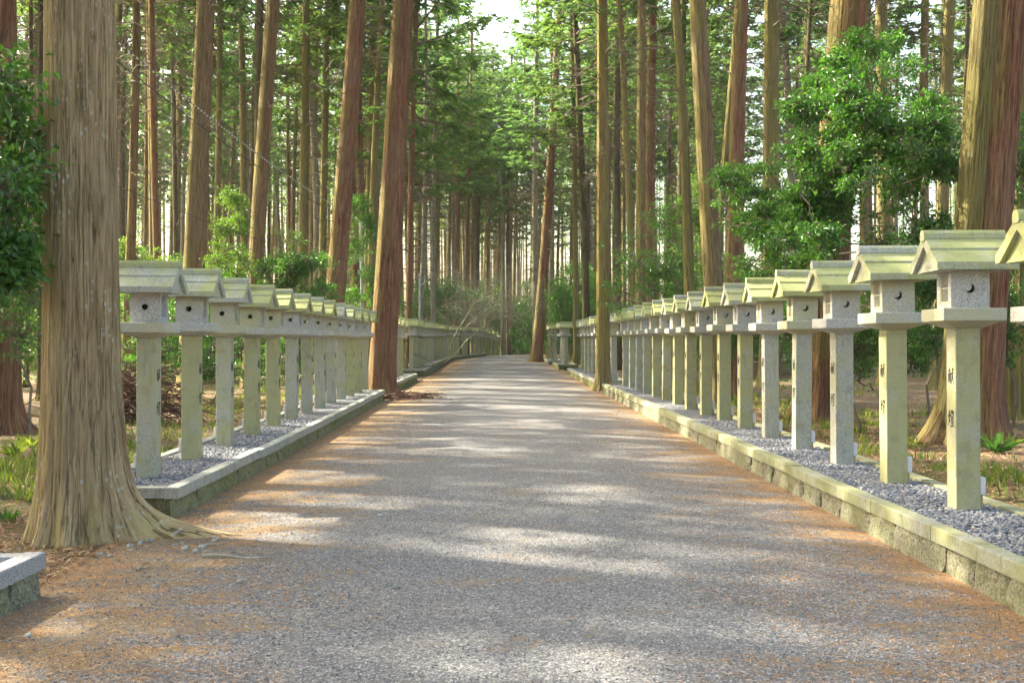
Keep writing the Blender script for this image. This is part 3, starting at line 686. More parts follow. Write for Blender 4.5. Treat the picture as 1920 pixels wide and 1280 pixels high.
def leaf_quads(P, D, N, Ln, W):
    """two triangles folded along the midrib; returns V (n*4,3), F (2n,3)"""
    S = np.cross(D, N); S /= np.linalg.norm(S, axis=1, keepdims=True) + 1e-9
    N2 = np.cross(S, D)
    mid = P + D * (Ln * .45)[:, None] + N2 * (Ln * .06)[:, None]
    tip = P + D * Ln[:, None] - N2 * (Ln * .08)[:, None]
    l = mid + S * (W / 2)[:, None] + N2 * (W * .12)[:, None]; r = mid - S * (W / 2)[:, None] + N2 * (W * .12)[:, None]
    V = np.stack([P, l, tip, r], 1).reshape(-1, 3); b = (np.arange(len(P)) * 4)[:, None]
    Fc = np.concatenate([b + np.array([[0, 2, 1]]), b + np.array([[0, 3, 2]])], 0)
    return V, Fc
def unit(v): return v / (np.linalg.norm(v, axis=-1, keepdims=True) + 1e-9)
def merge(parts):
    Vs, Fs, mi, o = [], [], [], 0
    for V, Fc, m in parts:
        Vs.append(V); Fs.append(Fc + o); mi.append(np.full(len(Fc), m)); o += len(V)
    return np.concatenate(Vs), np.concatenate(Fs), np.concatenate(mi)
def sticks(A, B, ra, rb):
    """triangular prisms between A and B arrays"""
    d = unit(B - A); ref = np.where(np.abs(d[:, 2:3]) > .9, np.array([[1., 0, 0]]), np.array([[0, 0, 1.]]))
    s = unit(np.cross(d, ref)); t = np.cross(d, s); n = len(A); V = []
    for C, r in ((A, ra), (B, rb)):
        for a in (0, 2.094, 4.189): V.append(C + (s * math.cos(a) + t * math.sin(a)) * np.asarray(r)[:, None])
    V = np.stack(V, 1).reshape(-1, 3); b = (np.arange(n) * 6)[:, None]
    Fc = np.concatenate([b + np.array([[i, (i + 1) % 3, 3 + (i + 1) % 3]]) for i in range(3)] + [b + np.array([[i, 3 + (i + 1) % 3, 3 + i]]) for i in range(3)], 0)
    return V, Fc
def crown_mesh(name, H, Rm, nb, per, m_leaf, m_wood, seed, llen=.22, lw=.055, shape=.55, dead=0):
    """conifer crown, origin at the lowest live branch, height H"""
    r = np.random.default_rng(seed)
    A, B, ra, rb = [], [], [], []; LP, LD, LN = [], [], []
    for i in range(nb):
        t = (i + r.uniform(0, 1)) / nb; z = H * t; az = r.uniform(0, 2 * np.pi)
        ln = Rm * ((1 - t) ** shape) * (.55 + .45 * min(1, t * 5 + .2)) * r.uniform(.55, 1.15) + .25
        d0 = np.array([math.cos(az), math.sin(az), 0.]); p = np.array([0, 0, z]); el = r.uniform(-.15, .45)
        seg = 5; pts = [p]
        for k in range(seg):
            e = el - .25 * (k / seg) + (.35 * (k / seg) ** 2); az += r.uniform(-.22, .22)
            p = p + np.array([math.cos(az) * math.cos(e), math.sin(az) * math.cos(e), math.sin(e)]) * ln / seg; pts.append(p)
        rr0 = .018 + .016 * ln / 2
        for k in range(seg): A.append(pts[k]); B.append(pts[k + 1]); ra.append(rr0 * (1 - k / seg * .85)); rb.append(rr0 * (1 - (k + 1) / seg * .85))
        nc = max(3, int(per * ln / Rm * r.uniform(.7, 1.3)))
        for c in range(nc):
            u = r.uniform(.25, 1.05) ** .8 * seg; k = min(seg - 1, int(u)); q = pts[k] + (pts[k + 1] - pts[k]) * (u - k)
            dd = unit(pts[k + 1] - pts[k]); sd = np.array([-dd[1], dd[0], 0]) * (1 if r.random() < .5 else -1)
            off = sd * r.uniform(.05, .5) * (1.15 - .6 * u / seg) * min(1, ln / 1.6); q2 = q + off + np.array([0, 0, r.uniform(-.16, .06)])
            A.append(q); B.append(q2); ra.append(.006); rb.append(.003)
            fd = unit(dd * .6 + sd * r.uniform(.2, 1) + np.array([0, 0, r.uniform(-.55, .15)])); nn = unit(np.array([r.uniform(-.45, .45), r.uniform(-.45, .45), 1]))
            sdir = np.cross(nn, fd)
            for j in range(9):
                ang = r.uniform(-1.1, 1.1); d = unit(fd * math.cos(ang) + sdir * math.sin(ang) + nn * r.uniform(-.25, .15))
                LP.append(q2 + d * r.uniform(-.06, .10) + nn * r.uniform(-.05, .05)); LD.append(d); LN.append(unit(nn + r.normal(0, .3, 3)))
    for i in range(dead):
        p = np.array([0, 0, -6.5 * r.random() ** 1.2]); az = r.uniform(0, 6.28); l = r.uniform(.4, 1.9) * (1.1 + p[2] / 9); e = r.uniform(-.2, .5); w = .012 + .009 * l
        for k in range(5):
            az += r.uniform(-.35, .35); e += r.uniform(-.3, .2); d = np.array([math.cos(az) * math.cos(e), math.sin(az) * math.cos(e), math.sin(e)]); q = p + d * l / 5
            A.append(p); B.append(q); ra.append(w * (1 - k * .18)); rb.append(w * (1 - (k + 1) * .18))
            if k > 0:
                for _ in range(2):
                    d2 = unit(d + r.normal(0, .6, 3)); A.append(q); B.append(q + d2 * l * r.uniform(.1, .35)); ra.append(w * .35); rb.append(.002)
            p = q
    LP, LD, LN = map(np.array, (LP, LD, LN)); n = len(LP)
    V1, F1 = leaf_quads(LP, LD, LN, r.uniform(llen * .6, llen * 1.3, n), r.uniform(lw * .7, lw * 1.3, n))
    V2, F2 = sticks(np.array(A), np.array(B), np.array(ra), np.array(rb))
    V, Fc, mi = merge([(V1, F1, 0), (V2, F2, 1)])
    return np_mesh(name, V, Fc, [m_leaf, m_wood], mi)
CROWNS = [crown_mesh('crown', 12, 2.6, 72, 20, M['cedar_leaf'], M['twig'], 100 + i, .24, .06, .55, 64) for i in range(3)] + \
         [crown_mesh('crown', 12, 2.5, 70, 20, M['hinoki_leaf'], M['twig'], 110 + i, .20, .07, .55, 56) for i in range(3)]
def add_tree(kind, x, y, lean, r0, H, hb, trunk, crown_i, label, group=None, dead=True, cs=1.0, cat='tree'):
    root = link(kind, None, loc=(x, y, ground_z(x, y) if abs(x - xc(y)) > 2.9 else road_z(x, y)))
    tag(root, label, cat, group)
    link('trunk', trunk, root)
    if crown_i is not None:
        c = link('crown', CROWNS[crown_i % 6], root, loc=(lean[0] * hb, lean[1] * hb, hb)); c.rotation_euler = (0, math.atan(lean[0]), 0); c.scale = (cs * random.choice((-1, 1)), cs * random.choice((-1, 1)), (H - hb + .8) / 12)
    return root

# main trees: (x at y=0, x at y=500, width px at y=500, distance, bark, label)
MAIN = [
 (5, 8, 62, 17.5, 'bark_red', 'reddish trunk cut by the left edge, behind green shrub leaves', 'tree'),
 (84, 82, 14, 27, 'bark_dark', 'dark slim trunk just left of the giant trunk', 'tree'),
 (57, 54, 9, 34, 'bark_dark', 'thin dark trunk between the left edge and the giant trunk', 'tree'),
 (248, 240, 17, 31, 'bark_brown', 'brown trunk immediately right of the giant trunk', 'tree'),
 (266, 268, 7, 38, 'bark_brown', 'very thin brown trunk right of the giant trunk', 'tree'),
 (277, 286, 13, 36, 'bark_moss', 'mossy green trunk paired with a brown one right of the giant', 'tree'),
 (291, 301, 14, 35, 'bark_red', 'brown trunk of the touching pair right of the giant', 'tree'),
 (322, 331, 10, 44, 'bark_dark', 'dark twiggy trunk between the touching pair and the tall brown trunk', 'tree'),
 (388, 366, 41, 29.5, 'bark_brown', 'tall brown trunk rising behind the second left lantern', 'tree'),
 (411, 404, 13, 44, 'bark_moss', 'mossy trunk half hidden behind the tall brown trunk', 'tree'),
 (455, 459, 15, 48, 'bark_moss', 'straight green trunk left of the trunk that leans right', 'tree'),
 (521, 485, 29, 32, 'bark_brown', 'speckled brown trunk leaning strongly to the right, left forest', 'tree'),
 (574, 566, 19, 47, 'bark_moss', 'upright greenish brown trunk above the bright shrub', 'tree'),
 (613, 604, 15, 49, 'bark_moss', 'slim mossy trunk left of the broad red trunk', 'tree'),
 (665, 630, 37, 29.5, 'bark_red', 'broad red trunk leaning right behind the left lanterns', 'tree'),
 (719, 700, 15, 44, 'bark_moss', 'narrow olive trunk between two broad red trunks', 'tree'),
 (757, 728, 48, 31.0, 'bark_red', 'big red roadside trunk in the gap of the left lantern row', 'tree'),
 (785, 771, 12, 46, 'bark_red', 'slender reddish tree with lit foliage clumps beside the big roadside trunk', 'tree'),
 (800, 789, 9, 58, 'bark_grey', 'pale grey straight trunk left of the far path, nearer the roadside trunk', 'tree'),
 (822, 815, 10, 62, 'bark_grey', 'pale grey straight trunk left of the far path, its right-hand twin', 'tree'),
 (862, 855, 11, 80, 'bark_red', 'reddish trunk in front of the far left lanterns', 'tree'),
 (885, 877, 9, 84, 'bark_red', 'second reddish trunk before the far left lantern row', 'tree'),
 (905, 896, 10, 93, 'bark_dark', 'dark trunk where the far lantern row bends', 'tree'),
 (1052, 1018, 21, 66, 'bark_red', 'leaning trunk with red foot standing on the far road edge', 'tree'),
 (1007, 1006, 13, 72, 'bark_grey', 'straight pale trunk touching the leaning red-footed trunk', 'tree'),
 (1036, 1031, 9, 76, 'bark_grey', 'grey trunk just right of the leaning red-footed trunk', 'tree'),
 (1071, 1078, 11, 58, 'bark_moss', 'thin olive trunk of the close pair above the far right lanterns', 'tree'),
 (1077, 1095, 15, 52, 'bark_dark', 'dark brown trunk of the close pair above the far right lanterns', 'tree'),
 (1128, 1130, 25, 32.4, 'bark_ochre', 'smooth ochre trunk standing in the gap of the right lantern row', 'tree'),
 (1161, 1184, 14, 41, 'bark_moss', 'slim olive trunk right of the ochre trunk', 'tree'),
 (1203, 1201, 20, 39, 'bark_brown', 'straight brown trunk right of the slim olive one', 'tree'),
 (1228, 1222, 21, 43, 'bark_red', 'rough reddish brown trunk behind the curved mossy one', 'tree'),
 (1240, 1278, 19, 27, 'bark_moss', 'mossy trunk curving to the left with height, right of path', 'tree'),
 (1280, 1273, 16, 47, 'bark_dark', 'dark twisted trunk behind the deeply furrowed one', 'tree'),
 (1310, 1337, 36, 22.5, 'bark_brown', 'deeply furrowed brown trunk behind the middle of the right lantern row', 'tree'),
 (1385, 1344, 13, 36, 'bark_moss', 'slanting thin stem behind the furrowed trunk', 'tree'),
 (1394, 1378, 30, 26, 'bark_red', 'red brown trunk right of the furrowed trunk', 'tree'),
 (1441, 1441, 33, 29, 'bark_moss', 'thick straight olive trunk before the bright sky gap', 'tree'),
 (1464, 1450, 12, 42, 'bark_moss', 'trunk half hidden behind the thick olive trunk', 'tree'),
 (1528, 1504, 10, 33, 'bark_dark', 'thin dark trunk left of the camellia covered double trunk', 'tree'),
 (1592, 1556, 72, 18.2, 'bark_red', 'massive reddish trunk wrapped in broadleaf foliage, right side', 'tree'),
 (1656, 1662, 26, 31, 'bark_moss', 'mossy trunk glimpsed behind the broadleaf foliage', 'tree'),
 (1788, 1770, 24, 30, 'bark_moss', 'mossy trunk above the foliage, left of the huge red trunk', 'tree'),
 (1816, 1800, 10, 36, 'bark_dark', 'thin trunk almost touching the huge red trunk on its left', 'tree'),
 (1884, 1848, 92, 13.9, 'bark_red', 'huge red and mossy double trunk behind the nearest right lantern', 'tree'),
 (1917, 1916, 46, 18.5, 'bark_moss', 'mossy trunk at the right edge behind the cut-off lantern', 'tree'),
]
random.seed(21)
for i, (xt, xb, w, Z, bk, lab, cat) in enumerate(MAIN):
    x5 = X_at(xb, Z); lx = (xb - xt) / 500.0 * -1
    h5 = CAMZ + 136 / F * Z; bx = x5 - lx * h5; r0 = w / 2 / F * Z * 1.06
    H = random.uniform(21, 27); ly = random.uniform(-.012, .012)
    near = Z < 34; nth = 96 if Z < 20 else (56 if near else 20); nz = 150 if Z < 20 else (90 if near else 26)
    nr = random.randint(4, 6); roots = [(random.uniform(0, 6.28), random.uniform(.15, .55), random.uniform(.22, .4), random.uniform(.12, .35)) for _ in range(nr)]
    cur = (random.uniform(-.15, .15), random.uniform(-.1, .1)) if Z > 20 else (0, 0)
    flr = .5
    if 'big red roadside' in lab: roots += [(-.35, 1.0, .3, .16), (-.9, .6, .3, .2), (3.3, .35, .4, .3)]; cur = (0, 0)
    if 'ochre' in lab: roots = [(3.5, 1.1, .33, .22), (4.2, .5, .3, .2), (-.3, .5, .4, .4), (1, .4, .4, .3)]; cur = (.02, 0); flr = .3
    if 'huge red' in lab: roots = [(3.45, 1.2, .3, .55), (2.9, .7, .3, .5), (4.1, .8, .28, .4), (5.2, .5, .3, .35), (-.2, .4, .4, .4)]; flr = .6
    if 'massive reddish' in lab: roots += [(3.5, .9, .3, .5), (4.4, .5, .3, .4)]
    if 'curving' in lab: cur = (.35, 0)
    tm = trunk_mesh('trunk', H, r0, (lx, ly), cur, M[bk], nth, nz, roots, 300 + i, flr, .012 if near else 0)
    fol = 'lit foliage' in lab
    root = add_tree('cedar_tree', bx, Z, (lx, ly), r0, H, (random.uniform(11.5, 14) if abs(xb - CX) > 230 else random.uniform(11, 13.5)) if not fol else 9.0, tm, random.randrange(6), lab, 'large cedars and cypresses lining the road', dead=(Z > 30), cs=random.uniform(.8, 1.1) if Z < 40 or abs(xb - CX) > 230 else random.uniform(1.3, 1.6))
    if fol:       # the few low live branches of the slender tree
        lb = crown_mesh('low_branch', 2.6, 2.6, 7, 26, M['hinoki_leaf'], M['twig_red'], 77, .24, .10, .2)
        o = link('low_branch', lb, root, loc=(lx * 8.5, 0, 7.2)); o.rotation_euler = (0, .12, -1.0)

# giant foreground tree
GX, GY = X_at(157, 8.75), 8.75
roots = [(-.13, 4.7, .13, .105), (-.22, .95, .34, .20), (-.80, .45, .35, .35), (-1.5, .40, .20, .22), (-2.1, .35, .18, .2), (-2.75, .28, .2, .3), (.4, .5, .5, .4), (1.8, .5, .5, .4), (3.0, .22, .3, .5), (-.15, .45, .35, .45)]
root = link('giant_cedar_tree', None, loc=(GX, GY, road_z(GX, GY) - .03))
tag(root, 'giant grey brown trunk with white lichen flecks and a long root, left foreground', 'tree', 'large cedars and cypresses lining the road')
link('trunk', trunk_mesh('trunk', 23, .292, (-.004, .0), (0, 0), M['bark_giant'], 260, 320, roots, 999, .62, .0065, .5), root)
c = link('crown', CROWNS[1], root, loc=(0, 0, 12)); c.scale = (1.15, 1.15, .98)
# mossy second stem of the huge red double trunk
ht = [o for o in COL.objects if o.get('label', '').startswith('huge red')][0]
link('side_stem', trunk_mesh('side_stem', 20, .20, (.080, .0), (0, 0), M['bark_moss'], 72, 130, [(3.4, .9, .35, .5), (4.3, .7, .3, .4)], 555, .5, .012), ht, loc=(-.26, -.10, 0))

# far and off-frame forest
TRUNKS = {}
for j, bk in enumerate(['bark_moss', 'bark_brown', 'bark_grey', 'bark_dark', 'bark_red', 'bark_moss', 'bark_brown', 'bark_grey']):
    lean = (random.uniform(-.03, .03), random.uniform(-.02, .02))
    TRUNKS[j] = (trunk_mesh('trunk', 21, .17, lean, (random.uniform(-.25, .25), 0), M[bk], 14, 14, [(random.uniform(0, 6), .4, .4, .2)] * 2, 700 + j), lean)
placed = [(X_at(m_[1], m_[3]), m_[3]) for m_ in MAIN] + [(GX, GY)]
random.seed(5)
def try_place(x, y, dmin):
    if abs(x - xc(y)) < 4.6 + (1.2 if y > 60 else 0): return False
    for (a, b_) in placed:
        if (a - x) ** 2 + (b_ - y) ** 2 < dmin * dmin: return False
    placed.append((x, y)); return True
def side_word(px):
    return 'left of the path' if px < CX else 'right of the path'
cnt = {}
nfar = 0
tries = 0
while nfar < 165 and tries < 12000:
    tries += 1
    y = 40 + 57 * random.random() ** .9; x = random.uniform(-.5, .5) * y * 1.02
    px = CX + x / y * F
    if px < -60 or px > 1980: continue
    if 1370 < px < 1780 and random.random() < .72: continue
    if 820 < px < 1110 and y < 88: continue
    if not try_place(x, y, 2.3): continue
    j = random.choice([0, 0, 1, 1, 2, 3, 3, 4, 5, 6, 7]) if abs(px - CX) > 160 else random.choice([0, 1, 2, 2, 7, 3])
    tm, lean = TRUNKS[j]
    bk = tm.materials[0].name
    w = {'bark_moss': 'mossy', 'bark_brown': 'brown', 'bark_grey': 'pale grey', 'bark_dark': 'dark', 'bark_red': 'reddish'}[bk]
    strip = int((px + 100) // 120); key = (w, strip, y > 75)
    cnt[key] = cnt.get(key, 0) + 1
    ref = ['at the left edge', 'behind the giant trunk', 'behind the giant trunk', 'behind the second left lantern', 'behind the leaning brown trunk', 'above the bright shrub', 'behind the broad red trunk', 'beside the big red roadside trunk', 'left of the far bend', 'over the far road end',
           'behind the ochre trunk', 'behind the slim olive trunk', 'behind the furrowed trunk', 'behind the thick olive trunk', 'behind the camellia foliage', 'behind the broadleaf thicket', 'behind the huge red trunk', 'at the right edge'][min(strip, 17)]
    lab = '%s %s cedar trunk deep in the forest %s' % ('thin far' if y > 75 else 'slim', w, ref)
    s = random.uniform(1.0, 1.35); H = 21 * s
    root = link('cedar_tree', None, loc=(x, y, ground_z(x, y) - .05)); root.rotation_euler = (0, 0, 0)
    tag(root, lab, 'tree', 'background trees: ' + lab)
    t = link('trunk', tm, root); t.scale = (random.uniform(.85, 1.3),) * 2 + (s,)
    hb = random.uniform(11, 15.5) if abs(px - CX) > 260 else random.uniform(11.5, 15)
    c = link('crown', CROWNS[random.randrange(6)], root, loc=(lean[0] * hb, lean[1] * hb, hb)); c.scale = (random.uniform(.8, 1.15),) * 2 + ((H - hb + .8) / 12,); c.rotation_euler = (0, 0, random.uniform(0, 6.28))
    nfar += 1
# trees standing straight ahead where the road bends away
random.seed(31); k = 0; tt = 0
while k < 44 and tt < 6000:
    tt += 1; y = random.uniform(89, 132); px = random.uniform(770, 1120); x = X_at(px, y)
    if y < 97 and 870 < px < 1030: continue
    if abs(x - xc(y)) < 3.6: continue
    if any((a - x) ** 2 + (b_ - y) ** 2 < 3.4 for a, b_ in placed): continue
    placed.append((x, y)); j = random.choice([0, 1, 2, 2, 7, 3, 6]); tm, lean = TRUNKS[j]; s = random.uniform(1.2, 1.55); H = 21 * s
    w = {'bark_moss': 'mossy', 'bark_brown': 'brown', 'bark_grey': 'pale grey', 'bark_dark': 'dark', 'bark_red': 'reddish'}[tm.materials[0].name]
    lab = 'slender %s tree closing the view %s the far road end' % (w, 'left of' if px < 880 else 'over' if px < 1000 else 'right of')
    root = link('cedar_tree', None, loc=(x, y, ground_z(x, y) - .05)); tag(root, lab, 'tree', 'background trees: ' + lab)
    t = link('trunk', tm, root); t.scale = (1.25, 1.25, s); hb = random.uniform(15, 20)
    c = link('crown', CROWNS[random.randrange(6)], root, loc=(lean[0] * hb, lean[1] * hb, hb)); c.scale = (random.uniform(1.2, 1.7),) * 2 + ((H - hb + .8) / 12,); c.rotation_euler = (0, 0, random.uniform(0, 6.28)); k += 1
# the wood beyond, one mass
r = np.random.default_rng(77); A, B, ra, rb, P = [], [], [], [], []
for k in range(860):
    y = 97 + 85 * r.random() ** 1.2; x = r.uniform(-.5, .52) * y; px = CX + x / y * F
    if 1370 < px < 1790 and r.random() < .88: continue
    if abs(x - xc(y)) < 4 or (760 < px < 1130 and y < 133): continue
    h = r.uniform(22, 32); g = ground_z(x, y) - .3; A.append((x, y, g)); B.append((x + r.normal(0, .5), y, h)); ra.append(r.uniform(.13, .22)); rb.append(.06)
    for q in range(r.integers(20, 75)): zz = r.uniform(.58, 1.0); P.append((x + r.normal(0, 1.3) * (1.4 - zz), y + r.normal(0, 1.3) * (1.4 - zz), h * zz))
    for q in range(10): P.append((x + r.normal(0, 1.2), y + r.normal(0, 1.2), g + r.uniform(.3, 3.6)))
P = np.array(P); P = np.repeat(P, 6, 0) + r.normal(0, .38, (len(P) * 6, 3)); n = len(P)
V1, F1 = leaf_quads(P, unit(r.normal(0, 1, (n, 3)) * np.array([1, 1, .5])), unit(r.normal(0, .5, (n, 3)) + np.array([0, 0, 1])), r.uniform(.22, .5, n), r.uniform(.10, .2, n))
V2, F2 = sticks(np.array(A), np.array(B), np.array(ra), np.array(rb)); V, Fc, mi = merge([(V1, F1, 0), (V2, F2, 1)])
o = link('distant_wood', np_mesh('distant_wood', V, Fc, [M['hinoki_leaf'], M['bark_brown']], mi)); tag(o, 'distant wood closing the view behind all other trunks', 'wood', kind='stuff')
# off-frame neighbours whose crowns shade the road
def off(n, xr, yr, dmin, dens=1.0):
    k = 0; t = 0
    while k < n and t < 4000:
        t += 1; x = random.uniform(*xr); y = random.uniform(*yr)
        px = CX + x / max(y, .1) * F
        if y > 0 and -120 < px < 2040: continue
        if not try_place(x, y, dmin): continue
        tm, lean = TRUNKS[random.randrange(8)]; s = random.uniform(.9, 1.15); H = 21 * s
        root = link('cedar_tree', None, loc=(x, y, ground_z(x, y) - .05)); tag(root, 'cedar standing outside the photo beside the road', 'tree', 'cedars outside the photo')
        t_ = link('trunk', tm, root); t_.scale = (s * 1.5, s * 1.5, s); hb = random.uniform(8.5, 11.5)
        c = link('crown', CROWNS[random.randrange(6)], root, loc=(lean[0] * hb, lean[1] * hb, hb)); c.scale = (random.uniform(.8, 1.1),) * 2 + ((H - hb + .8) / 12,); c.rotation_euler = (0, 0, random.uniform(0, 6.28)); k += 1
off(34, (-30, -4.8), (-6, 32), 3.3)
off(5, (5, 14), (-6, 14), 3.6)

# ------------------------------------------------------------------ shrubs
def shrub_mesh(name, blobs, ncl, per, ll, lw, leafm, woodm, seed, droop=.25, base=(0, 0, 0)):
    """blobs: (cx,cy,cz,rx,ry,rz) lobes; clusters of leaves with twigs back to stems"""
    r = np.random.default_rng(seed); wts = np.array([b[3] * b[4] * b[5] for b in blobs]); wts = wts / wts.sum()
    C = []
    ph = r.uniform(0, 6, 6)
    while len(C) < ncl:
        b = blobs[r.choice(len(blobs), p=wts)]; d = unit(r.normal(0, 1, 3)); rad = r.uniform(.1, 1.25) ** .5
        q = np.array(b[:3]) + d * rad * np.array(b[3:])
        f = math.sin(q[0] * 3.1 + ph[0]) + math.sin(q[2] * 3.7 + ph[1] + q[0]) + math.sin(q[1] * 3.3 + ph[2] + q[2])
        if f < -.1 and r.random() < .88: continue
        C.append(q)
    C = np.array(C)
    bs = np.array(base, dtype=float); A, B, ra, rb = [], [], [], []
    hubs = [np.array(b[:3]) + np.array([0, 0, -b[5] * .35]) for b in blobs]
    done = [bs]
    for h in sorted(hubs, key=lambda q: float(((q - bs) ** 2).sum())):
        dn = np.array(done); cst = ((dn - h) ** 2).sum(1) + .35 * ((dn - bs) ** 2).sum(1) * 0 + np.where(np.arange(len(dn)) == 0, .15, 0)
        p = dn[int(np.argmin(cst))] + r.normal(0, .01, 3); done.append(h); k = 4; pv = p
        for j in range(1, k + 1):
            q = p + (h - p) * (j / k) + r.normal(0, .04, 3) * (j < k); A.append(pv); B.append(q); w_ = .028 / (1 + .35 * float(np.linalg.norm(p - bs))); ra.append(w_ * (1.1 - j / k * .4)); rb.append(w_ * (1.1 - (j + 1) / k * .4)); pv = q
    H = np.array(hubs)
    for q in C:
        h = H[np.argmin(((H - q) ** 2).sum(1))]; mid = h + (q - h) * .55 + r.normal(0, .07, 3)
        if r.random() < .45: A.append(h); B.append(mid); ra.append(.009); rb.append(.005)
        A.append(mid); B.append(q); ra.append(.005); rb.append(.0025)
    cen = (C * 1.0); n = len(C) * per
    out_d = unit(C - H[np.argmin(((C[:, None] - H[None]) ** 2).sum(2), 1)])
    P = np.repeat(C, per, 0) + r.normal(0, ll * .75, (n, 3)) * np.array([1, 1, .55])
    D = unit(np.repeat(out_d, per, 0) * .6 + r.normal(0, .65, (n, 3)) + np.array([0, 0, -droop])); N = unit(np.array([0, 0, 1.0]) + r.normal(0, .45, (n, 3)))
    V1, F1 = leaf_quads(P, D, N, r.uniform(ll * .7, ll * 1.25, n), r.uniform(lw * .75, lw * 1.2, n))
    V2, F2 = sticks(np.array(A), np.array(B), np.array(ra), np.array(rb))
    V, Fc, mi = merge([(V1, F1, 0), (V2, F2, 1)])
    return np_mesh(name, V, Fc, [leafm, woodm], mi)
def shrub(kind, px, py_c, Z, blobs_px, ncl, per, ll, lw, leafm, seed, label, cat='shrub', group=None, wood='twig'):
    """blobs_px: list of (x_px, y_px, rx_px, rz_px, dZ) lobes at distance Z"""
    x0 = X_at(px, Z); g0 = ground_z(x0, Z); bl = []
    for (bx, by, brx, brz, dz) in blobs_px:
        Zb = Z + dz; bl.append((X_at(bx, Zb) - x0, dz, CAMZ - (by - HY) / F * Zb - g0, brx / F * Zb, max(.35, brx / F * Zb * .7), brz / F * Zb))
    me = shrub_mesh(kind, bl, ncl, per, ll, lw, leafm, M[wood], seed)
    o = link(kind, me, loc=(x0, Z, g0)); tag(o, label, cat, group); return o
def sprays(n, poly, dz, rx, rz, seed):
    rr = random.Random(seed); res = []; xs = [p[0] for p in poly]; ys = [p[1] for p in poly]
    def inside(x, y):
        c = False
        for (x1, y1), (x2, y2) in zip(poly, poly[1:] + poly[:1]):
            if (y1 > y) != (y2 > y) and x < (x2 - x1) * (y - y1) / (y2 - y1) + x1: c = not c
        return c
    while len(res) < n:
        x, y = rr.uniform(min(xs), max(xs)), rr.uniform(min(ys), max(ys))
        if inside(x, y) and math.sin(x * .045 + seed) * math.sin(y * .06 + 2 * seed) < .62: res.append((x, y, rr.uniform(*rx), rr.uniform(*rz), rr.uniform(*dz)))
    return res
BL, BR = M['broad_leaf'], M['bright_leaf']
shrub('camellia_tree', -150, 300, 8.2, [(0, 150, 75, 60, 0), (25, 240, 65, 60, .3), (5, 330, 80, 60, -.2), (25, 420, 60, 55, .2), (-10, 490, 60, 60, 0), (45, 320, 45, 60, .4)], 560, 9, .085, .042, BL, 1, 'glossy green camellia leaves at the left edge beside the giant trunk', 'shrub')
shrub('evergreen_shrub', 60, 560, 16, [(60, 520, 55, 70, 0), (40, 610, 60, 60, .5), (70, 450, 35, 50, .3)], 320, 9, .065, .03, BL, 2, 'dark shrub low between the left edge and the giant trunk')
shrub('evergreen_shrub', 432, 450, 27, sprays(44, [(430, 350), (450, 380), (475, 520), (392, 520), (400, 400)], (-.6, .6), (8, 20), (6, 14), 6), 520, 9, .085, .034, BR, 3, 'pale green bush right of the tall brown trunk')
shrub('evergreen_shrub', 555, 500, 26, sprays(60, [(500, 470), (545, 440), (612, 470), (625, 555), (495, 560)], (-.8, .8), (10, 26), (6, 14), 7), 700, 9, .085, .034, BL, 4, 'broad green bush above the middle left lanterns')
shrub('evergreen_shrub', 660, 480, 34, sprays(50, [(650, 380), (690, 360), (705, 570), (640, 570)], (-1, 1), (12, 26), (10, 20), 8), 620, 9, .10, .045, BL, 5, 'green bush between the broad red trunk and the roadside trunk')
shrub('evergreen_shrub', 270, 480, 33, [(260, 480, 45, 18, 0), (310, 490, 40, 16, .4), (235, 470, 25, 20, 0)], 220, 9, .09, .04, BR, 6, 'low bright bush right above the first left lantern roof')
# right thicket
shrub('camellia_tree', 1620, 300, 15.4, sprays(120, [(1560, 60), (1640, 60), (1770, 130), (1800, 300), (1780, 470), (1480, 500), (1440, 440), (1500, 330), (1490, 230), (1540, 150)], (-1.4, 1.6), (16, 46), (8, 26), 1),
      3100, 10, .086, .038, BL, 7, 'large dark glossy camellia filling the space behind the right lanterns', 'tree')
shrub('camellia_tree', 1430, 420, 17.5, sprays(56, [(1340, 330), (1430, 300), (1520, 260), (1560, 400), (1520, 520), (1400, 520), (1370, 430)], (-1, 1), (14, 42), (6, 20), 2), 1000, 10, .082, .036, BL, 8, 'camellia branches spreading over the middle right lanterns', 'tree')
shrub('camellia_tree', 1745, 560, 16.5, sprays(12, [(1680, 480), (1790, 440), (1790, 640), (1690, 660)], (-.5, 1), (30, 50), (20, 30), 3), 520, 10, .09, .04, BL, 18, 'dark leafy growth left of the huge red trunk above the lantern platforms')
shrub('evergreen_shrub', 1200, 480, 30, sprays(50, [(1150, 450), (1210, 400), (1270, 380), (1290, 560), (1150, 570)], (-1, 1), (18, 34), (12, 26), 4), 800, 9, .085, .038, BL, 9, 'dark bush right of the ochre trunk behind the lantern roofs')
shrub('evergreen_shrub', 1300, 430, 32, sprays(44, [(1250, 340), (1330, 320), (1350, 520), (1250, 540)], (-1, 1), (16, 32), (12, 26), 5), 640, 9, .10, .045, BR, 10, 'sunlit yellow green bush between curved and furrowed trunks')
shrub('evergreen_shrub', 1660, 640, 19, [(1660, 560, 90, 60, 0), (1600, 640, 60, 60, .5), (1720, 640, 70, 60, 0), (1480, 600, 40, 70, 1)], 900, 9, .07, .032, BL, 11, 'dark undergrowth seen between the nearest right lantern posts')
shrub('evergreen_shrub', 1900, 600, 16.5, [(1900, 430, 40, 90, 0), (1890, 600, 50, 80, 0), (1930, 300, 40, 90, .4)], 420, 9, .07, .032, BL, 12, 'dark leaves at the right edge behind the huge red trunk')
shrub('evergreen_shrub', 1450, 640, 24, [(1420, 600, 60, 50, 0), (1360, 620, 50, 50, .5), (1480, 620, 50, 60, 0)], 600, 9, .085, .038, BL, 13, 'dark low bush seen between the middle right lantern posts')
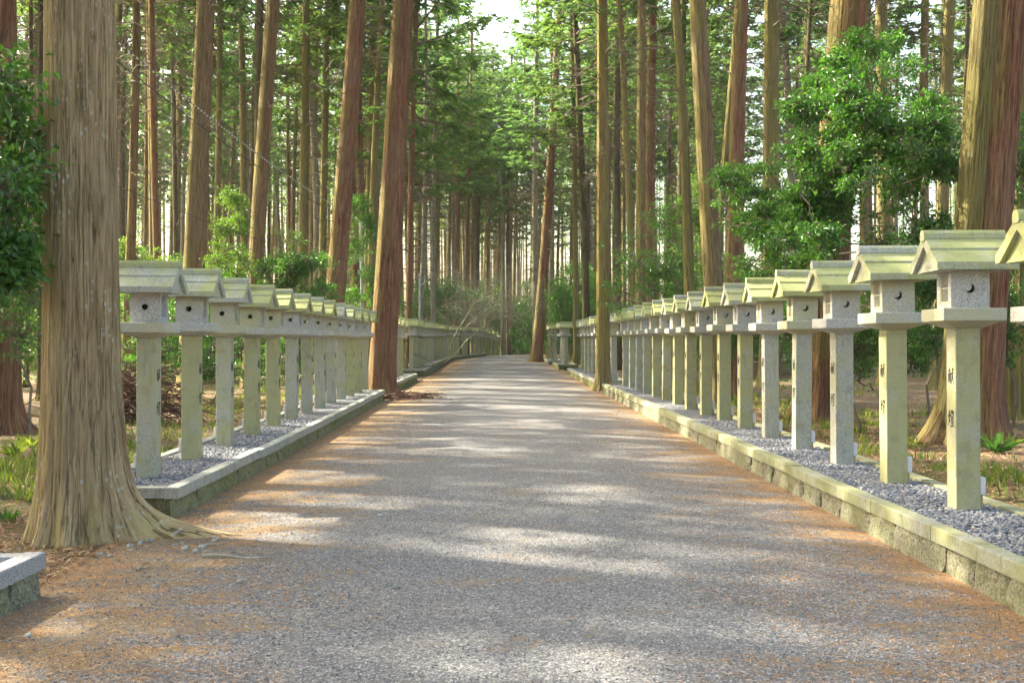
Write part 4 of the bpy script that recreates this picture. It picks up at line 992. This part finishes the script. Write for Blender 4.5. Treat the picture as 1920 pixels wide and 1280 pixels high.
shrub('evergreen_shrub', 1230, 620, 36, [(1200, 600, 40, 40, 0), (1260, 610, 50, 40, .5), (1310, 620, 45, 45, 0)], 520, 9, .10, .045, BL, 14, 'dark low bush behind the far posts of the first right bed')
shrub('evergreen_shrub', 560, 620, 38, [(430, 610, 50, 35, 0), (500, 600, 50, 40, .5), (580, 590, 55, 40, 0), (660, 590, 45, 45, 0)], 620, 9, .10, .045, BL, 15, 'dark low growth behind the middle left lantern posts')
shrub('evergreen_shrub', 400, 660, 25, sprays(40, [(330, 610), (480, 600), (500, 700), (330, 720)], (-1, 1), (12, 30), (8, 20), 9), 520, 9, .08, .035, BL, 19, 'dark bush low between the second and fourth left lantern posts')
shrub('evergreen_shrub', 1560, 670, 20.5, sprays(40, [(1480, 600), (1640, 600), (1640, 730), (1500, 740)], (-.5, 1.5), (14, 34), (10, 22), 10), 560, 9, .08, .035, BL, 20, 'dark bush low between the third and fifth right lantern posts')
shrub('evergreen_shrub', 230, 640, 26, sprays(30, [(215, 560), (330, 590), (330, 700), (215, 690)], (-.5, 1.5), (14, 30), (10, 22), 11), 420, 9, .08, .035, BL, 21, 'dark bush behind the brush pile and the first left lantern')
shrub('evergreen_shrub', 810, 590, 70, [(790, 570, 35, 30, 0), (840, 560, 35, 35, 1), (880, 560, 30, 30, 2)], 420, 9, .17, .08, BL, 16, 'dark green growth behind the far left lantern row')
shrub('evergreen_shrub', 1075, 540, 62, [(1050, 560, 25, 40, 0), (1085, 530, 35, 45, 1), (1110, 560, 35, 40, 2)], 420, 9, .16, .07, BL, 17, 'dark blue green growth above the far right lanterns')
# undergrowth in the deep forest: copies of four bushes
PROTO = []
random.seed(3)
for k in range(4):
    bl = [(random.uniform(-.9, .9), random.uniform(-.9, .9), random.uniform(.8, 2.0), random.uniform(.6, 1.1), random.uniform(.6, 1.1), random.uniform(.6, 1.0)) for _ in range(6)]
    PROTO.append(shrub_mesh('evergreen_shrub', bl, 360, 9, .12, .055, BR if k == 2 else BL, M['twig'], 40 + k))
k = 0; tt = 0; sp_ = []
while k < 150 and tt < 9000:
    tt += 1; y = random.uniform(33, 104); x = random.uniform(-.47, .49) * y; px = CX + x / y * F
    if abs(x - xc(y)) < 6.0 + (2.5 if y > 70 else 0): continue
    if y < 48 and 300 < px < 640 and random.random() < .6: continue
    if any((a - x) ** 2 + (b_ - y) ** 2 < 4.5 for a, b_ in sp_): continue
    sp_.append((x, y)); o = link('evergreen_shrub', PROTO[k % 4], loc=(x, y, ground_z(x, y))); s = random.uniform(.7, 1.5)
    o.scale = (s, s, s * random.uniform(.8, 1.4)); o.rotation_euler = (0, 0, random.uniform(0, 6.28))
    lab = '%s evergreen bush in the %s forest %s' % ('brighter' if k % 4 == 2 else 'darker', 'middle' if y < 70 else 'deep', ['far left', 'left', 'just left of the path', 'just right of the path', 'right', 'far right'][min(5, int(max(0, px) // 320))])
    tag(o, lab, 'shrub', 'undergrowth: ' + lab); k += 1
# dark evergreens closing the view at the end of the path
for k, (px, Z, s) in enumerate([(850, 96, 2.2), (885, 108, 2.6), (925, 112, 2.5), (975, 112, 2.4), (1045, 84, 2.0), (1060, 96, 2.4), (1095, 72, 1.8), (835, 84, 2.0), (950, 120, 3.2), (900, 120, 3.4), (1010, 118, 3.0), (1085, 62, 1.3)]):
    x = X_at(px, Z); o = link('evergreen_shrub', PROTO[k % 4], loc=(x, Z, ground_z(x, Z) - .3 * s)); o.scale = (s, s, s * 1.25); o.rotation_euler = (0, 0, k * 1.7)
    tag(o, 'dense dark evergreen closing the view at the path end, %s from the left' % ORD[sorted([850, 885, 925, 975, 1045, 1060, 1095, 835, 950, 900, 1010, 1085]).index(px) + 1], 'shrub', 'dark evergreens at the end of the path')

# bare twiggy tree leaning over the far left row
def bare_tree(x, y, seed):
    r = random.Random(seed); A, B, ra, rb = [], [], [], []
    def grow(p, d, l, w, lev):
        n = 4; q = p
        for k in range(n):
            d = (d + Vector((r.gauss(0, .12), r.gauss(0, .12), r.gauss(0, .08) - (.03 if lev > 1 else 0)))).normalized(); q2 = q + d * l / n
            A.append(tuple(q)); B.append(tuple(q2)); ra.append(w * (1 - k / n * .4)); rb.append(w * (1 - (k + 1) / n * .4)); q = q2
            if lev < 4 and (k > 0 or lev > 0):
                for _ in range(2 if lev < 3 else 1):
                    dd = (d + Vector((r.gauss(0, .8), r.gauss(0, .8), r.gauss(0, .35)))).normalized(); grow(q, dd, l * r.uniform(.5, .75), w * .5, lev + 1)
    grow(Vector((0, 0, 0)), Vector((.45, -.1, 1)), 4.2, .05, 0); grow(Vector((.1, 0, 0)), Vector((.9, .1, .8)), 4.0, .045, 0)
    V, Fc = sticks(np.array(A), np.array(B), np.array(ra), np.maximum(.003, np.array(rb))); return np_mesh('bare_tree', V, Fc, M['twig_light'])
x = X_at(826, 62); o = link('bare_tree', bare_tree(0, 0, 4), loc=(x, 62, ground_z(x, 62))); o.scale = (.95, .95, .95); tag(o, 'leafless pale twiggy small tree leaning over the far left lanterns', 'tree')
# slender stem with lit foliage is part of its tree; brush pile behind the first left lantern
r = random.Random(9); A, B, ra, rb = [], [], [], []
for k in range(420):
    a = r.uniform(0, 6.28); c = Vector((r.gauss(0, .5), r.gauss(0, .4), abs(r.gauss(.28, .28)))); d = Vector((math.cos(a), math.sin(a), r.gauss(0, .35))).normalized() * r.uniform(.25, .6); bdd = Vector((r.gauss(0, .08), r.gauss(0, .08), r.uniform(0, .15)))
    w = r.uniform(.004, .013); A += [c - d, c + bdd]; B += [c + bdd, c + d]; ra += [w, w]; rb += [w, w * .6]
V, Fc = sticks(np.array([tuple(a) for a in A]), np.array([tuple(a) for a in B]), np.array(ra), np.array(rb))
x = X_at(238, 19.5); o = link('brush_pile', np_mesh('brush_pile', V, Fc, M['twig_red']), loc=(x, 19.5, ground_z(x, 19.5))); o.scale = (1.15, 1, 1.2); tag(o, 'heap of cut brown branches behind the first left lantern', 'brush pile')

r = random.Random(19); A, B, ra, rb = [], [], [], []
for k in range(520):
    a = r.uniform(0, 6.28); c = Vector((r.gauss(.1, .42), r.gauss(0, .8), abs(r.gauss(.02, .045)))); d = Vector((math.cos(a), math.sin(a), r.gauss(0, .2))).normalized() * r.uniform(.05, .22)
    w = r.uniform(.004, .016); A.append(c - d); B.append(c + d); ra.append(w); rb.append(w * .5)
V, Fc = sticks(np.array([tuple(a) for a in A]), np.array([tuple(a) for a in B]), np.array(ra), np.array(rb))
x = X_at(752, 28.6); o = link('debris_mound', np_mesh('debris_mound', V, Fc, M['twig_red']), loc=(x, 28.9, road_z(x, 28.9) + .01)); tag(o, 'low mound of bark scraps and twigs at the foot of the big red roadside trunk', 'debris')
# grass tufts and small plants
def tuft(n, h, sp, seed, w=.008):
    r = np.random.default_rng(seed); P = r.normal(0, sp, (n, 3)) * np.array([1, 1, 0]); D = unit(r.normal(0, .45, (n, 3)) * np.array([1, 1, .1]) + np.array([0, 0, 1])); Ln = r.uniform(h * .5, h * 1.1, n)
    N = unit(np.stack([D[:, 1], -D[:, 0], np.full(n, .1)], 1) + 1e-3)
    V1, F1 = leaf_quads(P, D, N, Ln, np.full(n, w)); tip = D * 0; return V1, F1
parts = []; r = np.random.default_rng(4)
for k in range(1100):
    if k % 2: x = -(4.05 + r.exponential(3.0)); y = r.uniform(9, 34)
    else: x = 4.1 + r.exponential(2.6); y = r.uniform(8, 34)
    if k % 2 and r.random() < .3: x = -4.9 + r.normal(0, .7); y = 12.5 + r.normal(0, 1.4)
    V1, F1 = tuft(r.integers(10, 30), r.uniform(.06, .22), .09, k); parts.append((V1 + np.array([x, y, ground_z(x, y)]), F1, 0))
V, Fc, mi = merge(parts); o = link('grass', np_mesh('grass', V, Fc, M['grass_leaf'])); tag(o, 'thin yellow green grass tufts on the forest floor', 'grass', kind='stuff')
def leafy_plant(px, Z, h, n, m, label, cat='plant', kind='small_plant', seed=0):
    r = np.random.default_rng(seed + 900); x = X_at(px, Z); P = r.normal(0, .03, (n, 3)) * np.array([1, 1, 0]); D = unit(r.normal(0, .6, (n, 3)) * np.array([1, 1, .1]) + np.array([0, 0, .8])); N = unit(np.array([0, 0, 1.]) - D * .5 + r.normal(0, .1, (n, 3)))
    V1, F1 = leaf_quads(P, D, N, r.uniform(h * .6, h * 1.1, n), np.full(n, h * .16)); o = link(kind, np_mesh(kind, V1, F1, m), loc=(x, Z, ground_z(x, Z) - .01)); tag(o, label, cat, 'small green plants on the ground')
leafy_plant(18, 9.4, .16, 16, BL, 'small fern like plant at the left edge by the giant trunk foot', seed=1)
leafy_plant(1872, 12.6, .34, 18, BL, 'broad leaved plant at the foot of the huge red trunk', seed=2)
leafy_plant(1895, 12.9, .26, 14, M['grass_leaf'], 'pale plant beside the broad leaved one at the right edge', seed=3)
leafy_plant(30, 13.4, .30, 22, M['grass_leaf'], 'bright bamboo grass clump at the left edge', seed=4)
leafy_plant(62, 14.8, .26, 18, M['grass_leaf'], 'bright bamboo grass clump nearest the giant trunk', seed=5)
leafy_plant(1610, 15.5, .22, 14, M['grass_leaf'], 'small green clump between the second and third right lanterns', seed=6)
leafy_plant(1920 - 250, 9.1, .05, 26, M['grass_leaf'], 'tiny moss green weed in the pebbles by the first right post', seed=7)
# sticks on the ground
for i, (px, py, ln, a, w) in enumerate([(440, 1046, .46, -.12, .012), (30, 1003, .30, .1, .010), (640, 1186, .11, .3, .006), (1575, 1045, .10, -.3, .004), (405, 1020, .2, .5, .008), (270, 1062, .12, .9, .008)]):
    Z = 1.53 * F / (py - HY); x = X_at(px, Z); b = MB(); pts = [(t * ln - ln / 2, .02 * math.sin(t * 5 + i), .008 + .006 * math.sin(t * 7)) for t in np.linspace(0, 1, 9)]
    b.tube(pts, [w * (1.1 - t * .7) for t in np.linspace(0, 1, 9)], 6); o = link('stick', b.mesh('stick', M['twig_light']), loc=(x, Z, road_z(x, Z) + .006)); o.rotation_euler = (0, 0, a)
    tag(o, ['long pale stick below the giant root', 'curved stick at the left edge', 'short flat chip of wood in the left foreground', 'thin stick near the right kerb', 'broken stick close to the pale stones', 'small upright bark stick left of the pale stones'][i], 'stick')

# ------------------------------------------------------------------ poles and cables
def to(px, py, Z): return Vector((X_at(px, Z), Z, CAMZ - (py - HY) / F * Z))
b = MB(); p = to(677, 412, 35); g0 = ground_z(p.x, 35); base = link('utility_pole', None, loc=(p.x, 35, g0)); tag(base, 'thin grey metal pole between the red trunks carrying the cable', 'pole')
b.tube([(0.08, 0, 0), (0, 0, p.z - g0)], [.06, .045], 10); link('shaft', b.mesh('shaft', M['pole_grey']), base)
b = MB(); b.tube([(0, 0, p.z - g0 - .06), (-.32, 0, p.z - g0 + .06)], .025, 6); b.box(-.1, -.02, -.03, .03, p.z - g0 - 1.75, p.z - g0 - 1.6); link('bracket', b.mesh('bracket', M['pole_grey']), base)
b = MB(); p2 = to(787, 512, 52); g2 = ground_z(p2.x, 52); q = link('lamp_post', None, loc=(p2.x, 52, g2)); tag(q, 'small white post with a slanting arm above the far left lanterns', 'lamp post')
b.tube([(0, 0, 0), (0, 0, p2.z - g2)], .045, 8); link('shaft', b.mesh('shaft', M['pole_grey']), q)
b = MB(); b.tube([(0, 0, p2.z - g2 - .62), (.33, 0, p2.z - g2 - .38)], .04, 6); link('arm', b.mesh('arm', M['pole_grey']), q)
def cable(a, c, sag, rad, m, label, wrap=False, n=40):
    b = MB(); pts = [a.lerp(c, t) - Vector((0, 0, sag * 4 * t * (1 - t))) for t in np.linspace(0, 1, n)]; b.tube(pts, rad, 6); b2 = None
    if wrap:
        b.m = 1
        for i in range(n * 3):
            t = i / (n * 3); t2 = t + .5 / (n * 3); f = lambda s: a.lerp(c, s) - Vector((0, 0, sag * 4 * s * (1 - s))); b.tube([f(t), f(t2)], rad * 1.2, 6)
    o = link('overhead_cable', b.mesh('overhead_cable', [M['cable'], M['cable_white']])); tag(o, label, 'cable', 'overhead cables on the left')
top = to(667, 408, 35)
cable(to(110, -15, 15), top, .25, .012, 0, 'white wrapped cable slanting down to the grey pole', True)
cable(to(110, 25, 15), top - Vector((0, 0, .15)), .3, .009, 0, 'thin dark cable just below the white wrapped one')
cable(to(110, 300, 18), to(667, 500, 35), .2, .006, 0, 'lowest faint cable crossing the left trunks')

# ------------------------------------------------------------------ air
HAZE = 0.00028
if HAZE:
    b = MB(); b.box(-110, 110, -25, 215, -14, 42); m, nt = mat('haze'); pv = nd(nt, 'ShaderNodeVolumePrincipled', i={'Density': HAZE, 'Anisotropy': .3}); pv.inputs['Color'].default_value = (.93, .96, 1, 1)
    o_ = nd(nt, 'ShaderNodeOutputMaterial'); L(nt, pv.outputs[0], o_.inputs['Volume']); o = link('haze', b.mesh('haze', m)); tag(o, 'thin pale air between the far trunks', 'haze', kind='stuff')
# ------------------------------------------------------------------ light, sky, camera
SUN = Vector((-.70, .355, .60)).normalized()
el = math.asin(SUN.z)
w = bpy.data.worlds.new('World'); sc.world = w; w.use_nodes = True; nt = w.node_tree; nt.nodes.clear()
sky = nt.nodes.new('ShaderNodeTexSky'); sky.sky_type = 'NISHITA'; sky.sun_disc = False; sky.sun_elevation = el; sky.sun_rotation = math.atan2(SUN.x, SUN.y)
sky.air_density = 1.0; sky.dust_density = 6.0; sky.ozone_density = 1.0
bg = nt.nodes.new('ShaderNodeBackground'); bg.inputs[1].default_value = .15; wo = nt.nodes.new('ShaderNodeOutputWorld')
nt.links.new(sky.outputs[0], bg.inputs[0]); nt.links.new(bg.outputs[0], wo.inputs[0])
sl = bpy.data.lights.new('sun', 'SUN'); sl.energy = 3.8; sl.angle = R(.7); sl.color = (1, .94, .84); so = link('sun', sl); so.rotation_euler = SUN.to_track_quat('Z', 'Y').to_euler(); so.location = (0, 0, 40)
cam = bpy.data.cameras.new('camera'); cam.sensor_width = 36; cam.lens = 36 * F / 1920; cam.clip_end = 3000; co = link('camera', cam)
yaw = math.atan((960 - CX) / F); pitch = math.atan((640 - HY) / F)
co.location = (0, 0, CAMZ); co.rotation_euler = (math.pi / 2 - pitch, 0, -yaw); sc.camera = co
sc.view_settings.view_transform = 'Standard'; sc.view_settings.look = 'None'; sc.view_settings.exposure = 2.4; sc.view_settings.gamma = 1
sc.view_settings.use_white_balance = True; sc.view_settings.white_balance_temperature = 7300; sc.view_settings.white_balance_tint = 5
cy = sc.cycles; cy.max_bounces = 8; cy.diffuse_bounces = 4; cy.transmission_bounces = 4; cy.glossy_bounces = 2; cy.transparent_max_bounces = 4; cy.caustics_reflective = False; cy.caustics_refractive = False
try: cy.use_denoising = True; cy.denoiser = 'OPENIMAGEDENOISE'
except Exception: pass
